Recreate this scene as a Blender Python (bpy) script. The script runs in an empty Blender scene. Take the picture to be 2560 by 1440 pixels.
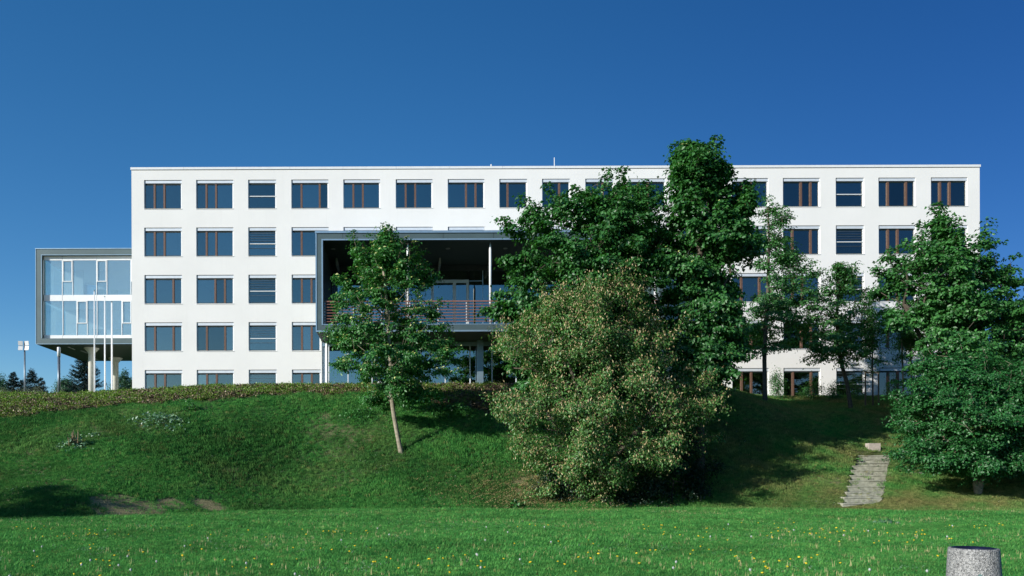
import bpy, math, random
import numpy as np
from mathutils import Matrix, Vector

random.seed(7)
rng = np.random.default_rng(7)
C = bpy.context.scene.collection
sc = bpy.context.scene
R = math.radians

# ------------------------------------------------------------------ camera
F, X0, YH, EYE, TH = 1900.0, 1000.0, 1190.0, 1.65, 0.0033
cam_d = bpy.data.cameras.new('camera')
cam_d.sensor_width = 36.0
cam_d.lens = 36.0 * F / 2560.0
cam_d.shift_x = (1280 - X0) / 2560.0
cam_d.shift_y = (YH - 720) / 2560.0
cam_d.clip_start = 0.1
cam_d.clip_end = 6000
cam = bpy.data.objects.new('camera', cam_d)
C.objects.link(cam)
c_, s_ = math.cos(TH), math.sin(TH)
cam.matrix_world = Matrix(((c_, s_, 0, 0), (0, 0, -1, 0), (-s_, c_, 0, EYE), (0, 0, 0, 1)))
sc.camera = cam

# ------------------------------------------------------------------ light
SUN_AZ, SUN_EL = R(58), R(20.5)           # to the left of straight behind the camera
to_sun = Vector((-math.sin(SUN_AZ) * math.cos(SUN_EL), -math.cos(SUN_AZ) * math.cos(SUN_EL), math.sin(SUN_EL)))
sun_d = bpy.data.lights.new('sun', 'SUN')
sun_d.energy = 5.0
sun_d.angle = R(0.5)
sun_d.color = (1.0, 0.955, 0.885)
sun = bpy.data.objects.new('sun', sun_d)
C.objects.link(sun)
sun.rotation_euler = (-to_sun).to_track_quat('-Z', 'Y').to_euler()
sun.location = (-40, -30, 40)

world = bpy.data.worlds.new('World')
sc.world = world
world.use_nodes = True
nt = world.node_tree
nt.nodes.clear()
sky = nt.nodes.new('ShaderNodeTexSky')
sky.sky_type = 'NISHITA'
sky.sun_disc = False
sky.sun_elevation = SUN_EL
sky.sun_rotation = math.atan2(to_sun.x, to_sun.y)
sky.altitude = 300
sky.air_density = 1.0
sky.dust_density = 0.3
sky.ozone_density = 3.0
hs = nt.nodes.new('ShaderNodeHueSaturation')
hs.inputs['Saturation'].default_value = 1.29
hs.inputs['Value'].default_value = 1.0
bg = nt.nodes.new('ShaderNodeBackground')
bg.inputs['Strength'].default_value = 0.112
wo = nt.nodes.new('ShaderNodeOutputWorld')
nt.links.new(sky.outputs[0], hs.inputs['Color'])
# the polarised sky: deeper blue towards the right-hand half of the heavens, as in the photograph
tc = nt.nodes.new('ShaderNodeTexCoord')
sx_ = nt.nodes.new('ShaderNodeSeparateXYZ')
mr = nt.nodes.new('ShaderNodeMapRange')
mr.interpolation_type = 'SMOOTHSTEP'
mr.inputs['From Min'].default_value = -.25
mr.inputs['From Max'].default_value = .72
mq = nt.nodes.new('ShaderNodeMix')
mq.data_type = 'RGBA'
mq.inputs[6].default_value = (.90, 1.0, 1.06, 1)
mq.inputs[7].default_value = (.34, .43, .62, 1)
mu = nt.nodes.new('ShaderNodeMix')
mu.data_type = 'RGBA'
mu.blend_type = 'MULTIPLY'
mu.inputs[0].default_value = 1
nt.links.new(tc.outputs['Generated'], sx_.inputs[0])
nt.links.new(sx_.outputs['X'], mr.inputs['Value'])
nt.links.new(mr.outputs[0], mq.inputs[0])
nt.links.new(hs.outputs[0], mu.inputs[6])
nt.links.new(mq.outputs[2], mu.inputs[7])
nt.links.new(mu.outputs[2], bg.inputs['Color'])
nt.links.new(bg.outputs[0], wo.inputs['Surface'])

vs = sc.view_settings
vs.view_transform = 'Standard'
vs.look = 'None'
vs.exposure = 0.25
vs.gamma = 1.0
vs.use_curve_mapping = False
sc.cycles.max_bounces = 6
sc.cycles.diffuse_bounces = 2
sc.cycles.glossy_bounces = 3
sc.cycles.transmission_bounces = 4
sc.cycles.transparent_max_bounces = 12
sc.cycles.sample_clamp_indirect = 4.0

# ------------------------------------------------------------------ helpers
WL = {}


def S(px, py, D):
    """point at distance D that the photograph shows at px, py"""
    a, b = (px - X0) / F, (YH - py) / F
    return Vector(((a * c_ + b * s_) * D, D, EYE + (-a * s_ + b * c_) * D))


def sm(t):
    t = np.clip(t, 0, 1)
    return t * t * (3 - 2 * t)


def wob(x, y, f, s=0.0):
    return (np.sin(x * f + 1.3 * s + 1.7 * np.sin(y * f * .7 + s)) + np.sin(y * f * 1.13 + 2.1 * s + 1.3 * np.sin(x * f * .83 - s))) * .5


def H(x, y):
    x = np.asarray(x, float)
    y = np.asarray(y, float)
    yf = 36.5 - 7 * sm((-4 - x) / 12) - 3.0 * sm((x - 16) / 10)
    yc = 50 + 6.5 * sm((x - 19) / 9)
    P = 7.6 - .55 * sm((-x - 8) / 16) - .15 * sm((x - 19) / 9)
    t = np.clip((y - yf) / (yc - yf), 0, 1)
    s = t - .32 * np.sin(2 * np.pi * t) / (2 * np.pi)
    und = .10 * wob(x, y, .55, 1.0) + .05 * wob(x, y, 1.5, 2.0)
    w = sm(t * 5) * sm((1 - t) * 5)
    flat = .03 * wob(x, y, .4, 5.0) * sm((y - 4) / 10)
    far = sm((y - 51) / 6)
    return P * s + und * w + flat * (1 - far)


def hit(px, py):
    """where the line of sight through px, py meets the ground"""
    a = np.linspace(8, 120, 9000)
    p0, p1 = S(px, py, 0.0), S(px, py, 1.0)
    d = p1 - p0
    zz = p0.z + d.z * a
    g = H(d.x * a, a)
    k = np.nonzero(g >= zz)[0]
    k = k[0] if len(k) else len(a) - 1
    return Vector((d.x * a[k], a[k], g[k]))


def tag(o, label=None, cat=None, group=None, kind=None):
    if label:
        o['label'] = label
    if cat:
        o['category'] = cat
    if group:
        o['group'] = group
    if kind:
        o['kind'] = kind
    return o


def link(o, loc=(0, 0, 0), parent=None):
    C.objects.link(o)
    w = Vector(loc)
    if parent is not None:
        o.parent = parent
        o.location = w - WL[parent.name]
    else:
        o.location = w
    WL[o.name] = w
    return o


def empty(name, loc):
    e = bpy.data.objects.new(name, None)
    e.empty_display_size = .3
    return link(e, loc)


def mesh_obj(name, verts, faces, mat, loc=(0, 0, 0), parent=None, smooth=False):
    me = bpy.data.meshes.new(name)
    me.from_pydata([tuple(v) for v in verts], [], faces)
    me.materials.append(mat)
    if smooth:
        me.polygons.foreach_set('use_smooth', [True] * len(me.polygons))
    me.update()
    return link(bpy.data.objects.new(name, me), loc, parent)


CUBE_F = [(0, 3, 2, 1), (4, 5, 6, 7), (0, 1, 5, 4), (1, 2, 6, 5), (2, 3, 7, 6), (3, 0, 4, 7)]


def cube_v(x0, x1, y0, y1, z0, z1):
    return [(x0, y0, z0), (x1, y0, z0), (x1, y1, z0), (x0, y1, z0), (x0, y0, z1), (x1, y0, z1), (x1, y1, z1), (x0, y1, z1)]


MC = {}


def box(name, mat, x0, x1, y0, y1, z0, z1, parent=None):
    """an upright block, sharing mesh data with equal ones"""
    hx, hy, hz = (x1 - x0) / 2, (y1 - y0) / 2, (z1 - z0) / 2
    key = (name, mat.name, round(hx, 3), round(hy, 3), round(hz, 3))
    if key not in MC:
        me = bpy.data.meshes.new(name)
        me.from_pydata(cube_v(-hx, hx, -hy, hy, -hz, hz), [], CUBE_F)
        me.materials.append(mat)
        MC[key] = me
    return link(bpy.data.objects.new(name, MC[key]), ((x0 + x1) / 2, (y0 + y1) / 2, (z0 + z1) / 2), parent)


class MB:
    def __init__(s):
        s.v, s.f = [], []

    def box(s, *a):
        n = len(s.v)
        s.v += cube_v(*a)
        s.f += [tuple(i + n for i in f) for f in CUBE_F]
        return s

    def quad(s, a, b, c, d):
        n = len(s.v)
        s.v += [a, b, c, d]
        s.f.append((n, n + 1, n + 2, n + 3))
        return s

    def lathe(s, cx, cy, prof, n=20, cap=True):
        b = len(s.v)
        for r, z in prof:
            for i in range(n):
                t = 2 * math.pi * i / n
                s.v.append((cx + r * math.cos(t), cy + r * math.sin(t), z))
        for j in range(len(prof) - 1):
            for i in range(n):
                k = (i + 1) % n
                s.f.append((b + j * n + i, b + j * n + k, b + (j + 1) * n + k, b + (j + 1) * n + i))
        if cap:
            s.f.append(tuple(b + i for i in reversed(range(n))))
            e = b + (len(prof) - 1) * n
            s.f.append(tuple(e + i for i in range(n)))
        return s

    def build(s, name, mat, parent=None, loc=(0, 0, 0), smooth=False):
        o = Vector(loc)
        v = [(a[0] - o.x, a[1] - o.y, a[2] - o.z) for a in s.v]
        return mesh_obj(name, v, s.f, mat, loc, parent, smooth)


# ------------------------------------------------------------------ materials
def mat_new(name):
    m = bpy.data.materials.new(name)
    m.use_nodes = True
    t = m.node_tree
    t.nodes.clear()
    out = t.nodes.new('ShaderNodeOutputMaterial')
    return m, t, out


def N(t, typ, **kw):
    n = t.nodes.new(typ)
    for k, v in kw.items():
        if k in n.inputs:
            n.inputs[k].default_value = v
        else:
            setattr(n, k, v)
    return n


def coords(t, scale=(1, 1, 1)):
    g = N(t, 'ShaderNodeNewGeometry')
    mp = N(t, 'ShaderNodeMapping')
    mp.inputs['Scale'].default_value = scale
    t.links.new(g.outputs['Position'], mp.inputs['Vector'])
    return mp.outputs[0]


def noise(t, vec, scale, detail=4, rough=.55):
    n = N(t, 'ShaderNodeTexNoise')
    n.inputs['Scale'].default_value = scale
    n.inputs['Detail'].default_value = detail
    n.inputs['Roughness'].default_value = rough
    t.links.new(vec, n.inputs['Vector'])
    return n.outputs['Fac']


def ramp(t, fac, stops):
    r = N(t, 'ShaderNodeValToRGB')
    el = r.color_ramp.elements
    while len(el) < len(stops):
        el.new(.5)
    for e, (p, c) in zip(el, stops):
        e.position = p
        e.color = tuple(c) + (1,) if len(c) == 3 else c
    t.links.new(fac, r.inputs[0])
    return r.outputs[0]


def mix(t, fac, a, b, mode='MIX'):
    m = N(t, 'ShaderNodeMix', data_type='RGBA', blend_type=mode)
    for i, v in ((0, fac), (6, a), (7, b)):
        if isinstance(v, (int, float)):
            m.inputs[i].default_value = v
        elif isinstance(v, tuple):
            m.inputs[i].default_value = v + (1,)
        else:
            t.links.new(v, m.inputs[i])
    return m.outputs[2]


def bump(t, h, strength=.3, dist=.02):
    b = N(t, 'ShaderNodeBump')
    b.inputs['Strength'].default_value = strength
    b.inputs['Distance'].default_value = dist
    t.links.new(h, b.inputs['Height'])
    return b.outputs[0]


def simple(name, col, rough=.6, metal=0.0, var=.12, scale=3.0, bs=.1, bscale=40, spec=.5):
    m, t, out = mat_new(name)
    p = N(t, 'ShaderNodeBsdfPrincipled')
    v = coords(t)
    f = noise(t, v, scale, 5)
    lo = tuple(c * (1 - var) for c in col)
    hi = tuple(min(1, c * (1 + var)) for c in col)
    t.links.new(ramp(t, f, [(.3, lo), (.7, hi)]), p.inputs['Base Color'])
    p.inputs['Roughness'].default_value = rough
    p.inputs['Metallic'].default_value = metal
    p.inputs['Specular IOR Level'].default_value = spec
    if bs:
        t.links.new(bump(t, noise(t, v, bscale, 3), bs, .01), p.inputs['Normal'])
    t.links.new(p.outputs[0], out.inputs[0])
    return m


def glass(name, refl, tint, gcol=(1, 1, 1), wave=.02, milk=0, vary=0.0):
    m, t, out = mat_new(name)
    tr = N(t, 'ShaderNodeBsdfTransparent')
    tr.inputs[0].default_value = tint + (1,)
    gl = N(t, 'ShaderNodeBsdfGlossy')
    gl.inputs['Color'].default_value = gcol + (1,)
    gl.inputs['Roughness'].default_value = 0.015
    v = coords(t)
    t.links.new(bump(t, noise(t, v, .9, 2), wave, .05), gl.inputs['Normal'])
    oi = N(t, 'ShaderNodeObjectInfo')
    vr = N(t, 'ShaderNodeMapRange')
    vr.inputs['To Min'].default_value = refl - vary
    vr.inputs['To Max'].default_value = refl + vary
    t.links.new(oi.outputs['Random'], vr.inputs['Value'])
    fr = N(t, 'ShaderNodeFresnel')
    fr.inputs[0].default_value = 1.5
    ad = N(t, 'ShaderNodeMath', operation='ADD', use_clamp=True)
    t.links.new(fr.outputs[0], ad.inputs[0])
    t.links.new(vr.outputs[0], ad.inputs[1])
    mx = N(t, 'ShaderNodeMixShader')
    t.links.new(ad.outputs[0], mx.inputs[0])
    t.links.new(tr.outputs[0], mx.inputs[1])
    t.links.new(gl.outputs[0], mx.inputs[2])
    if milk:
        di = N(t, 'ShaderNodeBsdfDiffuse')
        di.inputs[0].default_value = (.55, .80, .88, 1)
        m3 = N(t, 'ShaderNodeMixShader')
        m3.inputs[0].default_value = milk
        t.links.new(mx.outputs[0], m3.inputs[1])
        t.links.new(di.outputs[0], m3.inputs[2])
        mx = m3
    t.links.new(mx.outputs[0], out.inputs[0])
    return m


def foliage(name, dark, light, trans=.35, gloss=.04, rough=.45):
    m, t, out = mat_new(name)
    a = N(t, 'ShaderNodeAttribute', attribute_name='tone')
    col = ramp(t, a.outputs['Fac'], [(0, dark), (1, light)])
    d = N(t, 'ShaderNodeBsdfDiffuse')
    tl = N(t, 'ShaderNodeBsdfTranslucent')
    g = N(t, 'ShaderNodeBsdfGlossy')
    g.inputs['Roughness'].default_value = rough
    t.links.new(col, d.inputs[0])
    t.links.new(mix(t, 1.0, col, (1.15, 1.25, .55), 'MULTIPLY'), tl.inputs[0])
    m1 = N(t, 'ShaderNodeMixShader')
    m1.inputs[0].default_value = trans
    t.links.new(d.outputs[0], m1.inputs[1])
    t.links.new(tl.outputs[0], m1.inputs[2])
    m2 = N(t, 'ShaderNodeMixShader')
    m2.inputs[0].default_value = gloss
    t.links.new(m1.outputs[0], m2.inputs[1])
    t.links.new(g.outputs[0], m2.inputs[2])
    t.links.new(m2.outputs[0], out.inputs[0])
    return m


M = {}
# plaster
m, t, out = mat_new('white_render')
p = N(t, 'ShaderNodeBsdfPrincipled')
v = coords(t)
c1 = ramp(t, noise(t, v, .35, 6, .6), [(.3, (.77, .765, .74)), (.7, (.82, .815, .79))])
streak = noise(t, coords(t, (2.2, 1, .12)), 1.6, 6, .7)
c2 = mix(t, ramp(t, streak, [(.55, (0, 0, 0)), (.85, (.22, .22, .22))]), c1, (.60, .60, .56))
spot = noise(t, v, 2.3, 5, .8)
c3 = mix(t, ramp(t, spot, [(.70, (0, 0, 0)), (.78, (.5, .5, .5))]), c2, (.66, .65, .61))
t.links.new(c3, p.inputs['Base Color'])
p.inputs['Roughness'].default_value = .9
p.inputs['Specular IOR Level'].default_value = .2
t.links.new(bump(t, noise(t, v, 55, 3), .25, .008), p.inputs['Normal'])
t.links.new(p.outputs[0], out.inputs[0])
M['wall'] = m
M['alu'] = simple('light_aluminium', (.66, .71, .76), .45, .15, .06)
M['alu_white'] = simple('white_painted_metal', (.74, .76, .76), .45, 0, .04, bs=0)
M['edge'] = simple('pale_zinc_edge', (.34, .46, .54), .35, .6, .08, bs=0)
M['panel'] = simple('dark_grey_cladding', (.075, .115, .122), .5, .15, .12, scale=.8)
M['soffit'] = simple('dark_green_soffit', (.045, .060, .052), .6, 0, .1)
M['wood'] = simple('brown_timber', (.135, .076, .052), .5, 0, .25, scale=9)
M['darkframe'] = simple('dark_green_frame', (.012, .022, .018), .5, 0, .1, bs=0)
M['rail'] = simple('red_brown_rail', (.27, .125, .085), .4, 0, .15, bs=0)
M['inside'] = simple('grey_interior', (.34, .35, .35), .9, 0, .08, bs=0)
M['inside_pale'] = simple('pale_interior', (.82, .84, .84), .9, 0, .04, bs=0)
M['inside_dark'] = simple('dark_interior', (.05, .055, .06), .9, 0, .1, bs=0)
M['column'] = simple('cream_column', (.66, .65, .58), .7, 0, .06)
M['steel'] = simple('grey_steel_post', (.17, .21, .24), .4, .5, .1, bs=0)
M['concrete'] = simple('weathered_concrete', (.30, .30, .235), .9, 0, .35, scale=5, bs=.5, bscale=30)
M['mulch'] = simple('bark_mulch', (.10, .062, .042), .95, 0, .4)
M['stake'] = simple('grey_timber_stake', (.16, .12, .08), .8, 0, .2)
M['glass'] = glass('reflecting_window_glass', .21, (.55, .64, .60), (1.0, .92, .82), .035, 0, .08)
M['glass_pale'] = glass('clear_wing_glass', .16, (.88, .96, .98), (.85, .95, 1.0), milk=.20)
M['glass_bal'] = glass('balcony_glass', .25, (.45, .55, .55), (.95, .98, .92), .03, 0, .03)
M['bark'] = simple('tree_bark', (.085, .068, .050), .9, 0, .35, scale=8, bs=.6, bscale=25)
M['bark_pale'] = simple('pale_bark', (.27, .235, .17), .85, 0, .35, scale=6, bs=.5, bscale=25)
M['leaf_maple'] = foliage('maple_leaves', (.016, .085, .022), (.075, .26, .055))
M['leaf_small'] = foliage('bright_leaves', (.018, .105, .028), (.09, .30, .065))
M['leaf_thin'] = foliage('thin_tree_leaves', (.020, .10, .028), (.10, .30, .075))
M['leaf_willow'] = foliage('willow_leaves', (.030, .11, .026), (.145, .33, .080))
M['leaf_bush'] = foliage('bush_leaves', (.010, .075, .020), (.050, .22, .050))
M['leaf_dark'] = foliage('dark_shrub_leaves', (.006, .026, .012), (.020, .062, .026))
M['leaf_spruce'] = foliage('spruce_needles', (.006, .022, .020), (.016, .050, .042), .1)
M['leaf_pale'] = foliage('pale_hedge_leaves', (.05, .09, .05), (.40, .42, .36))
M['leaf_far'] = foliage('far_tree_leaves', (.025, .085, .045), (.065, .17, .08))
M['catkin'] = foliage('willow_catkins', (.34, .26, .12), (.64, .50, .26), .25)
M['blossom'] = foliage('yellow_green_blossom', (.42, .48, .12), (.80, .80, .36), .3)
M['seed'] = foliage('pale_green_seeds', (.08, .16, .045), (.20, .30, .09), .3)
M['weed'] = foliage('grey_green_weed_leaves', (.07, .19, .09), (.24, .40, .22), .2, .08, .4)
M['cover'] = foliage('ground_cover_leaves', (.06, .16, .022), (.30, .44, .075), .3)
M['chip'] = foliage('bark_chips', (.05, .036, .022), (.33, .25, .15), 0)


# grass blade material: own variation per tuft and from the tuft's place
def grass_mat(name, a0, a1, b0, b1):
    m, t, out = mat_new(name)
    oi = N(t, 'ShaderNodeObjectInfo')
    at = N(t, 'ShaderNodeAttribute', attribute_name='dry', attribute_type='INSTANCER')
    lush = ramp(t, oi.outputs['Random'], [(0, a0), (1, a1)])
    dry = ramp(t, oi.outputs['Random'], [(0, b0), (1, b1)])
    col = mix(t, at.outputs['Fac'], lush, dry)
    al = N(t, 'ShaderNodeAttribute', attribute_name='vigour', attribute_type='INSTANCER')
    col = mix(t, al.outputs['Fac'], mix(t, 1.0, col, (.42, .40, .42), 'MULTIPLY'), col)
    d = N(t, 'ShaderNodeBsdfDiffuse')
    tl = N(t, 'ShaderNodeBsdfTranslucent')
    t.links.new(col, d.inputs[0])
    t.links.new(col, tl.inputs[0])
    mx = N(t, 'ShaderNodeMixShader')
    mx.inputs[0].default_value = .3
    t.links.new(d.outputs[0], mx.inputs[1])
    t.links.new(tl.outputs[0], mx.inputs[2])
    t.links.new(mx.outputs[0], out.inputs[0])
    return m


M['grass'] = grass_mat('grass_blades', (.035, .21, .050), (.17, .47, .105), (.15, .20, .06), (.50, .44, .18))

# ground
m, t, out = mat_new('meadow_ground')
p = N(t, 'ShaderNodeBsdfPrincipled')
v = coords(t)
gr = ramp(t, noise(t, v, 6, 6, .7), [(.3, (.018, .060, .018)), (.7, (.045, .13, .036))])
big = noise(t, v, .35, 4, .6)
gr = mix(t, ramp(t, big, [(.4, (0, 0, 0)), (.7, (.45, .45, .45))]), gr, (.05, .085, .028))
dr = ramp(t, noise(t, v, 9, 6, .7), [(.3, (.06, .075, .022)), (.7, (.17, .15, .065))])
so = ramp(t, noise(t, v, 14, 6, .75), [(.3, (.09, .088, .045)), (.7, (.36, .33, .17))])
be = ramp(t, noise(t, v, 22, 6, .8), [(.3, (.022, .014, .010)), (.55, (.085, .052, .035)), (.75, (.17, .12, .085))])
ad = N(t, 'ShaderNodeAttribute', attribute_name='dry')
ab = N(t, 'ShaderNodeAttribute', attribute_name='bed')
as_ = N(t, 'ShaderNodeAttribute', attribute_name='soil')
c1 = mix(t, ad.outputs['Fac'], gr, dr)
c1 = mix(t, as_.outputs['Fac'], c1, so)
c1 = mix(t, ab.outputs['Fac'], c1, be)
t.links.new(c1, p.inputs['Base Color'])
p.inputs['Roughness'].default_value = 1
p.inputs['Specular IOR Level'].default_value = .1
t.links.new(bump(t, noise(t, v, 12, 6, .7), .9, .08), p.inputs['Normal'])
t.links.new(p.outputs[0], out.inputs[0])
M['ground'] = m

# exposed aggregate concrete of the bin
m, t, out = mat_new('exposed_aggregate')
p = N(t, 'ShaderNodeBsdfPrincipled')
v = coords(t)
vo = N(t, 'ShaderNodeTexVoronoi')
vo.inputs['Scale'].default_value = 75
t.links.new(v, vo.inputs['Vector'])
c1 = ramp(t, vo.outputs['Color'], [(.15, (.04, .04, .04)), (.42, (.24, .24, .235)), (.8, (.52, .51, .49))])
c1 = mix(t, .35, c1, ramp(t, noise(t, v, 160, 3), [(.4, (.07, .07, .07)), (.6, (.48, .48, .47))]))
st = ramp(t, noise(t, v, 3, 5), [(.3, (.75, .75, .74)), (.7, (1, 1, 1))])
t.links.new(mix(t, 1.0, c1, st, 'MULTIPLY'), p.inputs['Base Color'])
p.inputs['Roughness'].default_value = .85
t.links.new(bump(t, vo.outputs['Distance'], .8, .012), p.inputs['Normal'])
t.links.new(p.outputs[0], out.inputs[0])
M['aggregate'] = m

# ------------------------------------------------------------------ terrain
BED = [(-400, 1120), (0, 1046), (100, 1034), (200, 1024), (300, 1014), (400, 1006), (500, 1000), (600, 994), (700, 988), (800, 984), (900, 982),
       (1000, 986), (1060, 1000), (1120, 1016), (1200, 1026), (1300, 1030), (1420, 1010), (1500, 960), (2700, 900)]
bx_, by_ = [], []
for px, py in BED:
    h = hit(px, py) if px < 1490 else Vector(((px - X0) * 52 / F, 60, 0))
    bx_.append(h.x)
    by_.append(h.y)


def masks(x, y):
    yb = np.interp(x, bx_, by_)
    e = (y - yb + .35 * wob(x, y, 2.2, 3.0) + .2 * wob(x, y, 6, 1.0)) / .5
    bed = sm(e * .5 + .5) * (1 - sm((y - 60) / 4))
    right = sm((x - 12) / 8) * sm((y - 33.5 + .6 * wob(x, y, .8, 2)) / 1.2)
    right2 = np.exp(-(((x - 25.5) / 6.5) ** 2 + ((y - 34.6) / 1.5) ** 2))
    dry = np.clip(right * (.42 + .35 * wob(x, y, .9, 4) + .25 * wob(x, y, 3.1, 5)) + .75 * right2 * (.8 + .3 * wob(x, y, 3, 6)), 0, 1)
    dry = np.clip(dry + .18 * sm(wob(x, y, .5, 8) * 1.5) * sm((y - 36) / 3), 0, 1)
    soil = np.zeros_like(dry)
    for (sx, sy, rx, ry, k) in SOIL:
        soil = np.maximum(soil, k * np.exp(-(((x - sx) / rx) ** 2 + ((y - sy) / ry) ** 2) ** 1.5))
    thin = sm((wob(x, y, .62, 4) + .6 * wob(x, y, 1.7, 8) - .25) * 1.6) * sm((y - 29) / 3) * (1 - sm((y - 46) / 3)) * sm((14 - x) / 8)
    soil = np.maximum(soil, .62 * thin)
    soil = np.clip(soil * (1 + .6 * wob(x, y, 3.7, 2.0) * wob(x, y, 1.9, 4.0)), 0, 1)
    return bed, dry, soil


SOIL = []
for px, py, rx, ry, k in ((320, 1272, 1.8, 1.5, 2.0), (425, 1260, .9, .8, 1.3), (520, 1264, .9, .7, 1.5), (180, 1240, 1.0, .5, .5), (1330, 1225, 3.0, 2.2, .75),
                          (1660, 1262, 3.5, 1.6, .6), (2300, 1205, 1.8, 1.3, .6), (2080, 1200, .9, .9, .5), (2420, 1275, 2.6, .7, .5), (820, 1200, 1.6, .8, .35)):
    h = hit(px, py)
    SOIL.append((h.x, h.y, rx, ry, k))
SH = hit(2160, 1200)

xs = np.concatenate([-np.geomspace(3000, 62, 22), np.arange(-60, 60.01, .42), np.geomspace(62, 3000, 22)])
xs = np.unique(np.concatenate([xs, np.arange(20.6, 28.2, .09)]))
ys = np.concatenate([-np.geomspace(2500, 4, 14), np.arange(-2, 24, 1.0), np.arange(24, 62, .36), np.arange(62, 110, 4), np.geomspace(112, 3500, 20)])
XX, YY = np.meshgrid(xs, ys)
ZZ = H(XX, YY)
_b0, _b1 = hit(2157, 1262), hit(2184, 1142)
_t = np.clip((YY - _b0.y) / (_b1.y - _b0.y), 0, 1)
_w = (96 - 14 * _t) * YY / F
ZZ = ZZ - .32 * ((np.abs(XX - (_b0.x + (_b1.x - _b0.x) * _t)) < _w / 2 - .03) & (YY > _b0.y + .1) & (YY < _b1.y + .45))
nx, ny = len(xs), len(ys)
me = bpy.data.meshes.new('ground')
co = np.stack([XX.ravel(), YY.ravel(), ZZ.ravel()], 1)
idx = np.arange(nx * ny).reshape(ny, nx)
fc = np.stack([idx[:-1, :-1].ravel(), idx[:-1, 1:].ravel(), idx[1:, 1:].ravel(), idx[1:, :-1].ravel()], 1)


def fill(me, co, fc):
    k = fc.shape[1]
    me.vertices.add(len(co))
    me.vertices.foreach_set('co', np.asarray(co, np.float32).ravel())
    me.loops.add(len(fc) * k)
    me.loops.foreach_set('vertex_index', np.asarray(fc, np.int32).ravel())
    me.polygons.add(len(fc))
    me.polygons.foreach_set('loop_start', np.arange(0, len(fc) * k, k, dtype=np.int32))
    me.update(calc_edges=True)


fill(me, co, fc)
me.polygons.foreach_set('use_smooth', [True] * len(me.polygons))
bed, dry, soil = masks(XX.ravel(), YY.ravel())
for nm, arr in (('bed', bed), ('dry', dry), ('soil', soil)):
    me.attributes.new(nm, 'FLOAT', 'POINT').data.foreach_set('value', arr.astype(np.float32))
me.materials.append(M['ground'])
ground = bpy.data.objects.new('ground', me)
link(ground)
tag(ground, kind='structure')

# ------------------------------------------------------------------ main building
DF = 57.6
fx = lambda px: S(px, 700, DF).x
RZ = [S(408, y, DF).z for y in (450, 569, 687.5, 806, 925)]     # window heads
WH = S(408, 450, DF).z - S(408, 522.5, DF).z                      # window height
XL, XR = fx(329.5), fx(2450)
ZT = S(329, 419, DF).z
ZB = 6.6
YB = 76.0
COLS = [(361, 455, 'w'), (491, 584, 'w'), (621, 691, 'l'), (729, 822, 'w'), (859, 951, 'w'), (990, 1082, 'w'), (1120, 1212, 'w'), (1249, 1319, 'n'),
        (1356, 1426, 'n'), (1464, 1535, 'n'), (1572, 1665, 'w'), (1702, 1795, 'w'), (1830, 1922, 'w'), (1958, 2051, 'w'), (2090, 2161, 'l'), (2197, 2290, 'w'), (2328, 2420, 'w')]
PAT = {'A': (.27, .53), 'B': (.27, .76), 'C': (.50, .76)}
PATS = ['AABBA', 'AACBA', '', 'BBAAA', 'AABBA', 'ABAAA', 'CAABB', 'AAAAA', 'CCCCC', 'BCBCB', 'ABCBA', 'BABAB', 'AABAA', 'CBACB', '', 'BAABA', 'AABAB']
# balcony box
DB = 53.7
DG = 60.0
bx = lambda px: S(px, 700, DB).x
bz = lambda py: S(1000, py, DB).z
BX0, BX1 = bx(790), bx(1664)
BZ0, BZ1 = bz(829), bz(583)
IX0, IX1 = bx(807), bx(1648)
IZ0, IZ1 = bz(812), bz(600)

bld = empty('office_building', (XL, DF, ZB))
tag(bld, 'long white five storey office block with a grid of square windows behind the trees', 'building')

wins = []
for ci, (a, b, k) in enumerate(COLS):
    for r in range(5):
        x0, x1 = fx(a), fx(b)
        z1 = RZ[r]
        z0 = z1 - WH
        if r >= 2 and 4 <= ci <= 10:
            continue
        if r >= 2 and ci == 3:
            x1 = BX0 - .10
        wins.append([x0, x1, z0, z1, k, ci, r])
# the wall's front with its openings
gx = sorted(set([XL, XR, BX0, BX1] + [w[0] for w in wins] + [w[1] for w in wins]))
gz = sorted(set([ZB, ZT - .18, IZ1, BZ0] + [w[2] for w in wins] + [w[3] for w in wins]))


def is_open(x, z):
    if BX0 < x < BX1 and z < IZ1:
        return True
    for w in wins:
        if w[0] < x < w[1] and w[2] < z < w[3]:
            return True
    return False


mb = MB()
for i in range(len(gx) - 1):
    for j in range(len(gz) - 1):
        if not is_open((gx[i] + gx[i + 1]) / 2, (gz[j] + gz[j + 1]) / 2):
            mb.quad((gx[i], DF, gz[j]), (gx[i + 1], DF, gz[j]), (gx[i + 1], DF, gz[j + 1]), (gx[i], DF, gz[j + 1]))
RV = .34
for x0, x1, z0, z1, k, ci, r in wins:
    mb.quad((x0, DF, z0), (x0, DF, z1), (x0, DF + RV, z1), (x0, DF + RV, z0))
    mb.quad((x1, DF, z1), (x1, DF, z0), (x1, DF + RV, z0), (x1, DF + RV, z1))
    mb.quad((x0, DF, z1), (x1, DF, z1), (x1, DF + RV, z1), (x0, DF + RV, z1))
    mb.quad((x1, DF, z0), (x0, DF, z0), (x0, DF + RV, z0), (x1, DF + RV, z0))
mb.quad((XL, YB, ZB), (XL, DF, ZB), (XL, DF, ZT - .18), (XL, YB, ZT - .18))
mb.quad((XR, DF, ZB), (XR, YB, ZB), (XR, YB, ZT - .18), (XR, DF, ZT - .18))
mb.quad((XR, YB, ZB), (XL, YB, ZB), (XL, YB, ZT - .18), (XR, YB, ZT - .18))
mb.build('wall', M['wall'], bld)
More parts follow.
